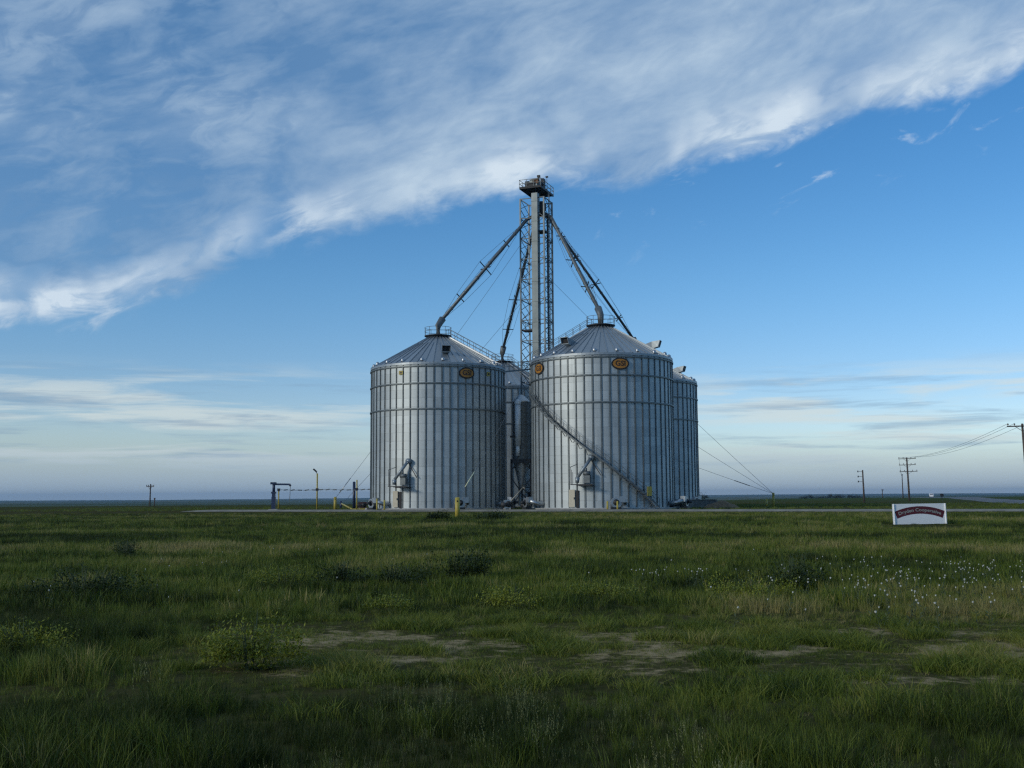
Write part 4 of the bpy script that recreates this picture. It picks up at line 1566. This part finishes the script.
shr = [
    (465, 581, 0.75, 0.55, 0.62, 1500, 'largest dark green shrub in the field, below the anchor post'),
    (345, 586, 0.5, 0.4, 0.42, 800, 'small dark shrub left of the largest one'),
    (397, 588, 0.6, 0.4, 0.40, 800, 'low dark shrub between two taller dark shrubs'),
    (792, 590, 0.55, 0.45, 0.55, 1000, 'dark shrub between the bushy weed and the white flowers'),
    (84, 600, 1.0, 0.6, 0.50, 1500, 'broad dark shrub on the left side of the field'),
    (126, 560, 0.55, 0.5, 0.50, 700, 'small round dark shrub in the far left of the field'),
    (437, 521, 1.6, 0.8, 0.75, 700, 'dark weedy shrub at the road edge left of the anchor post'),
    (492, 521, 2.0, 0.8, 0.75, 700, 'dark weedy shrub at the road edge right of the anchor post'),
]
for k, (px, py, rx, ry, h, n, lab) in enumerate(shr):
    o = leaf_clump('shrub', int(n * 2.0), rx, ry, h * (1.25 if py > 530 else 1.0), 0.055 if py > 530 else 0.14, M['sage'], 200 + k, 30)
    tag(place(o, px, py), lab, 'shrub', 'dark shrubs in the field')

fl_meshes = []
for k in range(3):
    g = np.random.default_rng(300 + k)
    mb = MB()
    h = 0.36 + 0.05 * k
    mb.tube([(0, 0, -0.02), (0.02, 0.01, h * 0.6), (0.0, 0.02, h)], 0.005, 4, 1)
    for j in range(5):
        u = 0.1 + 0.12 * j; a = g.uniform(0, 6.28)
        mb.add([(0, 0, h * u), (0.06 * math.cos(a) - .01, 0.06 * math.sin(a), h * u + 0.04), (0.11 * math.cos(a), 0.11 * math.sin(a), h * u + 0.05), (0.06 * math.cos(a) + .01, 0.06 * math.sin(a), h * u + 0.02)], [(0, 1, 2, 3)], 1)
    for j in range(7):
        a = 2 * math.pi * j / 7 + g.uniform(-.15, .15); rr = 0.030
        c, s = math.cos(a), math.sin(a)
        mb.add([(0, 0.02, h), (c * rr * .6 - s * .016, 0.02 + s * rr * .6 + c * .016, h + .018), (c * rr, 0.02 + s * rr, h + 0.035), (c * rr * .6 + s * .016, 0.02 + s * rr * .6 - c * .016, h + .018)], [(0, 1, 2, 3)], 0)
    mb.lathe([(0.0, h + 0.0), (0.022, h + 0.012), (0.02, h + 0.03), (0, h + 0.036)], 8, c=(0, 0.02))
    fl_meshes.append(mb)
protos = [mb.build('white_flower', [M['petal'], M['stem']]) for mb in fl_meshes]
fpos = []
while len(fpos) < 245:
    q, y = rng.uniform(0.14, 0.56), rng.uniform(13.0, 28.0)
    x = q * y
    dens = math.exp(-(((y - 19.5) / 4.0) ** 2)) * (0.12 + 0.88 * float(sstep(0.20, 0.34, q))) * (0.10 + 0.9 * float(fbm(x / 0.9, y / 0.9, 91, 3) > 0.52))
    if rng.uniform() < dens: fpos.append((x, y, 0))
for _ in range(26): fpos.append((rng.normal(2.95, 0.55), 21.0 + rng.normal(0, 0.35), 1))
for _ in range(22): fpos.append((rng.uniform(-9, -1.5), rng.uniform(16, 30), 2))
fl_lab = ['white wildflower in the dense flower patch below the sign', 'white wildflower in the short row left of the flower patch', 'lone white wildflower scattered in the left half of the field']
fl_grp = ['white wildflowers of the patch below the sign', 'white wildflowers in the short row', 'scattered white wildflowers on the left']
used = [False] * 3
for (x, y, c) in fpos:
    k = int(rng.integers(0, 3))
    if not used[k]: o = protos[k]; used[k] = True
    else: o = protos[k].copy(); COL.objects.link(o)
    o.location = (x, y, float(terrain(x, y)) + 0.02)
    s = rng.uniform(0.25, 0.62) * (0.75 if c == 2 else 1.0)
    o.scale = (s, s, 0.62 + 0.3 * s)
    o.rotation_euler = (rng.normal(0, .15), rng.normal(0, .15), rng.uniform(0, 6.28))
    tag(o, fl_lab[c], 'flower', fl_grp[c])


# ------------------------------------------------------------------ far trees
def far_tree(px, Y, h, w, seed, lab, grp):
    x = ground_x(px, Y); gz = float(terrain(x, Y))
    root = empty('tree', (x, Y, gz)); tag(root, lab, 'tree', grp)
    mb = MB(); mb.tube([(0, 0, -0.3), (0.1, 0, h * 0.4), (0.0, 0.1, h * 0.75)], 0.03 * h, 6, 0, 0.01 * h)
    for a in (0.3, 2.2, 4.1): mb.tube([(0, 0, h * 0.3), (math.cos(a) * w * 0.3, math.sin(a) * w * 0.3, h * 0.6)], 0.014 * h, 5, 0, 0.006 * h)
    mb.build('trunk', M['bark'], root)
    o = leaf_clump('crown', 420, w * 0.5, w * 0.5, h * 0.82, h * 0.13, M['tree'], seed)
    o.parent = root; o.location = (0, 0, h * 0.14)
    return root


tree_px = list(np.linspace(818, 862, 11)) + [803, 806.5, 810]
for k, px in enumerate(tree_px):
    far_tree(px + rng.uniform(-1, 1), 900 + rng.uniform(-20, 20), rng.uniform(3.2, 5.2), rng.uniform(5.5, 8.5), 400 + k,
             'dark tree in the low windbreak left of the bare bracketed pole' if k < 11 else 'dark tree in the small clump left of the windbreak',
             'trees of the far windbreak' if k < 11 else 'trees of the small far clump')
far_tree(184, 700, 3.0, 5.0, 440, 'tiny dark tree alone on the left horizon', 'lone far trees')
far_tree(703, 420, 3.4, 5.5, 441, 'dark bushy tree just right of the back right bin', 'lone far trees')

# ------------------------------------------------------------------ haze
M['haze'] = bpy.data.materials.new('air_haze'); M['haze'].use_nodes = True
nt = M['haze'].node_tree
nt.nodes.remove(nt.nodes['Principled BSDF'])
pv = nd(nt, 'ShaderNodeVolumePrincipled')
pv.inputs['Color'].default_value = (0.34, 0.54, 0.78, 1)
pv.inputs['Density'].default_value = 0.00010
pv.inputs['Anisotropy'].default_value = 0.2
nt.links.new(pv.outputs[0], nt.nodes['Material Output'].inputs['Volume'])
mb = MB(); mb.box((0, 0, 10.0), (22000, 22000, 84))
tag(mb.build('haze', M['haze']), kind='stuff')

# ------------------------------------------------------------------ sky and sun
SUN_AZ, SUN_EL = R(238), R(20)      # azimuth clockwise from +Y: behind the camera, to the left
world = bpy.data.worlds.new('World'); scene.world = world
world.use_nodes = True
nt = world.node_tree
L = nt.links.new
bg = nt.nodes['Background']
sky = nd(nt, 'ShaderNodeTexSky', sky_type='NISHITA')
sky.sun_disc = False
sky.sun_elevation, sky.sun_rotation = SUN_EL, SUN_AZ
sky.altitude = 1400; sky.air_density = 1.0; sky.dust_density = 0.6; sky.ozone_density = 1.2
SKY_STRENGTH = 0.10
bg.inputs['Strength'].default_value = SKY_STRENGTH


def wm(op, a, b=None, c=None, clamp=False):
    n = nd(nt, 'ShaderNodeMath', operation=op, use_clamp=clamp)
    for i, v in enumerate((a, b, c)):
        if v is None: continue
        if isinstance(v, (int, float)): n.inputs[i].default_value = v
        else: L(v, n.inputs[i])
    return n.outputs[0]


def wss(lo, hi, v):
    n = nd(nt, 'ShaderNodeMapRange', interpolation_type='SMOOTHSTEP')
    n.inputs['From Min'].default_value, n.inputs['From Max'].default_value = lo, hi
    L(v, n.inputs['Value'])
    return n.outputs[0]


def wnoise(vec, scale, detail, rough=0.55, dist=0.0):
    n = nd(nt, 'ShaderNodeTexNoise', i_Scale=scale, i_Detail=detail, i_Roughness=rough, i_Distortion=dist)
    L(vec, n.inputs['Vector'])
    return n.outputs['Fac']


def wvec(x, y, z=0.0):
    n = nd(nt, 'ShaderNodeCombineXYZ')
    for i, v in enumerate((x, y, z)):
        if isinstance(v, (int, float)): n.inputs[i].default_value = v
        else: L(v, n.inputs[i])
    return n.outputs[0]


def wmix(f, a, b):
    n = nd(nt, 'ShaderNodeMixRGB')
    for i, v in enumerate((f, a, b)):
        if isinstance(v, (int, float)): n.inputs[i].default_value = v
        elif isinstance(v, tuple): n.inputs[i].default_value = (*v, 1)
        else: L(v, n.inputs[i])
    return n.outputs[0]


tc = nd(nt, 'ShaderNodeTexCoord')
sp = nd(nt, 'ShaderNodeSeparateXYZ'); L(tc.outputs['Generated'], sp.inputs[0])
DEG = 180 / math.pi
az = wm('MULTIPLY', wm('ARCTAN2', sp.outputs[0], sp.outputs[1]), DEG)
el = wm('MULTIPLY', wm('ARCSINE', sp.outputs[2]), DEG)

# lower edge of the high cloud sheet, as (azimuth, elevation) in degrees
EDGE = []
for px, py in ((-60, 332), (0, 326), (80, 322), (150, 312), (200, 290), (235, 262), (270, 252), (300, 244), (360, 232), (430, 214), (500, 192), (560, 184), (600, 186), (640, 186),
               (680, 168), (740, 152), (800, 140), (850, 124), (900, 108), (950, 96), (1000, 78), (1060, 52)):
    d = ray(px, py).normalized()
    EDGE.append((math.degrees(math.atan2(d.x, d.y)), math.degrees(math.asin(d.z))))
lo_az, hi_az = EDGE[0][0], EDGE[-1][0]
u = wm('DIVIDE', wm('SUBTRACT', az, lo_az), hi_az - lo_az)
fc = nd(nt, 'ShaderNodeFloatCurve')
cv = fc.mapping.curves[0]
pts = [((a - lo_az) / (hi_az - lo_az), e / 40.0) for a, e in EDGE]
cv.points[0].location = pts[0]; cv.points[1].location = pts[-1]
for p in pts[1:-1]: cv.points.new(*p)
fc.mapping.update()
L(u, fc.inputs['Value'])
edge = wm('MULTIPLY', fc.outputs[0], 40.0)
# wind-drawn coordinates: along and across the sheet
ca_, sa_ = math.cos(R(17)), math.sin(R(17))
al_ = wm('ADD', wm('MULTIPLY', az, ca_), wm('MULTIPLY', el, sa_))
ac_ = wm('SUBTRACT', wm('MULTIPLY', el, ca_), wm('MULTIPLY', az, sa_))
warp = wnoise(wvec(wm('MULTIPLY', az, 0.16), wm('MULTIPLY', el, 0.26), 3.1), 1.0, 5.0, 0.6)
wisp = wnoise(wvec(wm('MULTIPLY', al_, 0.30), wm('MULTIPLY', ac_, 0.70), warp), 1.0, 8.0, 0.55, 0.8)
fine = wnoise(wvec(wm('MULTIPLY', al_, 1.0), wm('MULTIPLY', ac_, 2.6), 7.7), 1.0, 8.0, 0.65, 0.4)
broad = wnoise(wvec(wm('MULTIPLY', al_, 0.09), wm('MULTIPLY', ac_, 0.22), 1.3), 1.0, 5.0, 0.55, 0.3)
d = wm('SUBTRACT', el, edge)
d = wm('ADD', d, wm('MULTIPLY', wm('SUBTRACT', warp, 0.5), 2.6))
left = wss(-27.0, 4.0, az)
d = wm('ADD', d, wm('MULTIPLY', wm('SUBTRACT', wisp, 0.5), wm('MULTIPLY_ADD', wss(-8.0, -16.0, az), 1.0, 1.7)))
d = wm('ADD', d, wm('MULTIPLY', wm('SUBTRACT', fine, 0.5), 0.55))
gap = wm('DIVIDE', wm('ADD', az, wm('ADD', 12.7, wm('MULTIPLY', wm('SUBTRACT', wisp, 0.5), 4.0))), 1.6)
gap = wm('EXPONENT', wm('MULTIPLY', wm('MULTIPLY', gap, gap), -1.0))
inside = wss(-0.35, 1.2, d)
rim = wm('MULTIPLY', wss(-0.5, 1.5, d), wm('SUBTRACT', 1.0, wss(0.9, 3.2, d)))
rim = wm('MULTIPLY', rim, wm('ADD', 0.12, wm('MULTIPLY', wss(0.36, 0.62, wnoise(wvec(wm('MULTIPLY', az, 0.16), wm('MULTIPLY', el, 0.10), 0.0), 1.0, 3.0)), 1.0)))
# the sheet thins and greys to the left
body = wm('ADD', wm('MULTIPLY', wm('SUBTRACT', wisp, 0.5), 0.7), wm('MULTIPLY', wm('SUBTRACT', broad, 0.5), 2.4))
body = wm('ADD', body, wm('MULTIPLY', wm('SUBTRACT', fine, 0.5), 0.2))
body = wm('ADD', body, wm('MULTIPLY_ADD', left, 0.38, 0.12), clamp=True)
K = 1.0 / SKY_STRENGTH
C_white = tuple(c * K for c in (0.43, 0.545, 0.66))
C_grey = tuple(c * K for c in (0.135, 0.255, 0.435))
C_rim = tuple(c * K for c in (0.60, 0.69, 0.77))
# clear sky, a deeper blue than the raw model gives
hs = nd(nt, 'ShaderNodeHueSaturation', i_Saturation=1.38, i_Value=1.10)
L(sky.outputs[0], hs.inputs['Color'])
lowt = wm('SUBTRACT', 1.0, wss(3.0, 12.0, el))      # less green in the low sky
mt = nd(nt, 'ShaderNodeMixRGB', blend_type='MULTIPLY'); L(lowt, mt.inputs[0]); L(hs.outputs[0], mt.inputs[1]); mt.inputs[2].default_value = (0.88, 0.84, 0.93, 1)
m3 = nd(nt, 'ShaderNodeMixRGB', blend_type='MULTIPLY'); m3.inputs[0].default_value = 1.0; L(mt.outputs[0], m3.inputs[1]); m3.inputs[2].default_value = (0.95, 0.985, 1.045, 1)
clear = m3.outputs[0]
rim = wm('MULTIPLY', rim, wm('SUBTRACT', 1.0, wm('MULTIPLY', gap, 0.85)))
rim = wm('MULTIPLY', rim, wm('MULTIPLY_ADD', wss(0.36, 0.58, wisp), 0.75, 0.5), clamp=True)
veil = wmix(body, C_grey, C_white)
leftm = wss(-9.0, -15.0, az)
inside = wm('MULTIPLY', inside, wm('SUBTRACT', 1.0, wm('MULTIPLY', wm('MULTIPLY', gap, 0.75), wm('SUBTRACT', 1.0, wss(0.8, 3.6, d)))))
inside = wm('MULTIPLY', inside, wm('SUBTRACT', 1.0, wm('MULTIPLY', wm('MULTIPLY', leftm, 0.28), wss(0.58, 0.42, wisp))))
c1 = wmix(wm('MULTIPLY', inside, wm('MULTIPLY_ADD', body, 0.3, 0.62)), clear, veil)
c2 = wmix(wm('MULTIPLY', rim, 0.85, clamp=True), c1, C_rim)
# a few torn scraps just under the sheet
scr = wm('MULTIPLY', wss(0.58, 0.76, wnoise(wvec(wm('MULTIPLY', al_, 0.35), wm('MULTIPLY', ac_, 0.8), 12.0), 1.0, 7.0, 0.6, 0.5)), wm('MULTIPLY', wss(-4.5, -1.5, d), wm('SUBTRACT', 1.0, wss(-0.5, 1.0, d))))
c2 = wmix(wm('MULTIPLY', wm('MULTIPLY', scr, wss(2.0, 8.0, az)), 0.5), c2, C_rim)
# low bands of cloud above the horizon
band = wnoise(wvec(wm('MULTIPLY', az, 0.075), wm('MULTIPLY', el, 0.85), 5.0), 1.0, 8.0, 0.58, 0.5)
band2 = wnoise(wvec(wm('MULTIPLY', az, 0.11), wm('MULTIPLY', el, 1.5), 21.0), 1.0, 8.0, 0.6, 0.3)
lowm = wm('MULTIPLY', wss(0.6, 2.2, el), wm('SUBTRACT', 1.0, wss(4.9, 7.2, el)))
side = wss(4.0, 14.0, wm('ABSOLUTE', wm('ADD', az, -1.0)))
cream = wm('MULTIPLY', wm('MULTIPLY', wss(0.45, 0.62, band), lowm), wm('MULTIPLY_ADD', side, 0.7, 0.25))
C_cream = tuple(c * K for c in (0.58, 0.64, 0.63))
C_slate = tuple(c * K for c in (0.185, 0.285, 0.41))
slate = wm('MULTIPLY', wm('MULTIPLY', wss(0.49, 0.67, band2), lowm), wm('MULTIPLY_ADD', side, 0.7, 0.15))
c3 = wmix(wm('MULTIPLY', cream, 0.75), c2, C_cream)
c3 = wmix(wm('MULTIPLY', slate, 0.6), c3, C_slate)
# blue-grey murk lying along the horizon
murk = wm('SUBTRACT', 1.0, wss(0.3, 3.6, el))
C_murk = tuple(c * K for c in (0.25, 0.37, 0.515))
c4 = wmix(wm('MULTIPLY', murk, 0.8), c3, C_murk)
L(c4, bg.inputs['Color'])
world.cycles.sampling_method = 'MANUAL'
world.cycles.sample_map_resolution = 1024

sd = bpy.data.lights.new('sun', 'SUN')
sd.energy = 1.4; sd.angle = R(11); sd.color = (1.0, 0.93, 0.80)
so = bpy.data.objects.new('sun', sd); COL.objects.link(so)
so.location = (-30, -20, 40)
to_sun = Vector((math.sin(SUN_AZ) * math.cos(SUN_EL), math.cos(SUN_AZ) * math.cos(SUN_EL), math.sin(SUN_EL)))
so.rotation_euler = to_sun.to_track_quat('Z', 'Y').to_euler()

# ------------------------------------------------------------------ render settings
vs_ = scene.view_settings
scene.display_settings.display_device = 'sRGB'
vs_.view_transform = 'Standard'; vs_.look = 'None'; vs_.gamma = 1.0; vs_.use_curve_mapping = False
vs_.exposure = 0.22
scene.render.engine = 'CYCLES'
cy = scene.cycles
cy.max_bounces = 6; cy.diffuse_bounces = 3; cy.glossy_bounces = 3; cy.transmission_bounces = 3; cy.volume_bounces = 0
cy.use_adaptive_sampling = True; cy.adaptive_threshold = 0.006
cy.use_denoising = False
cy.filter_width = 1.3
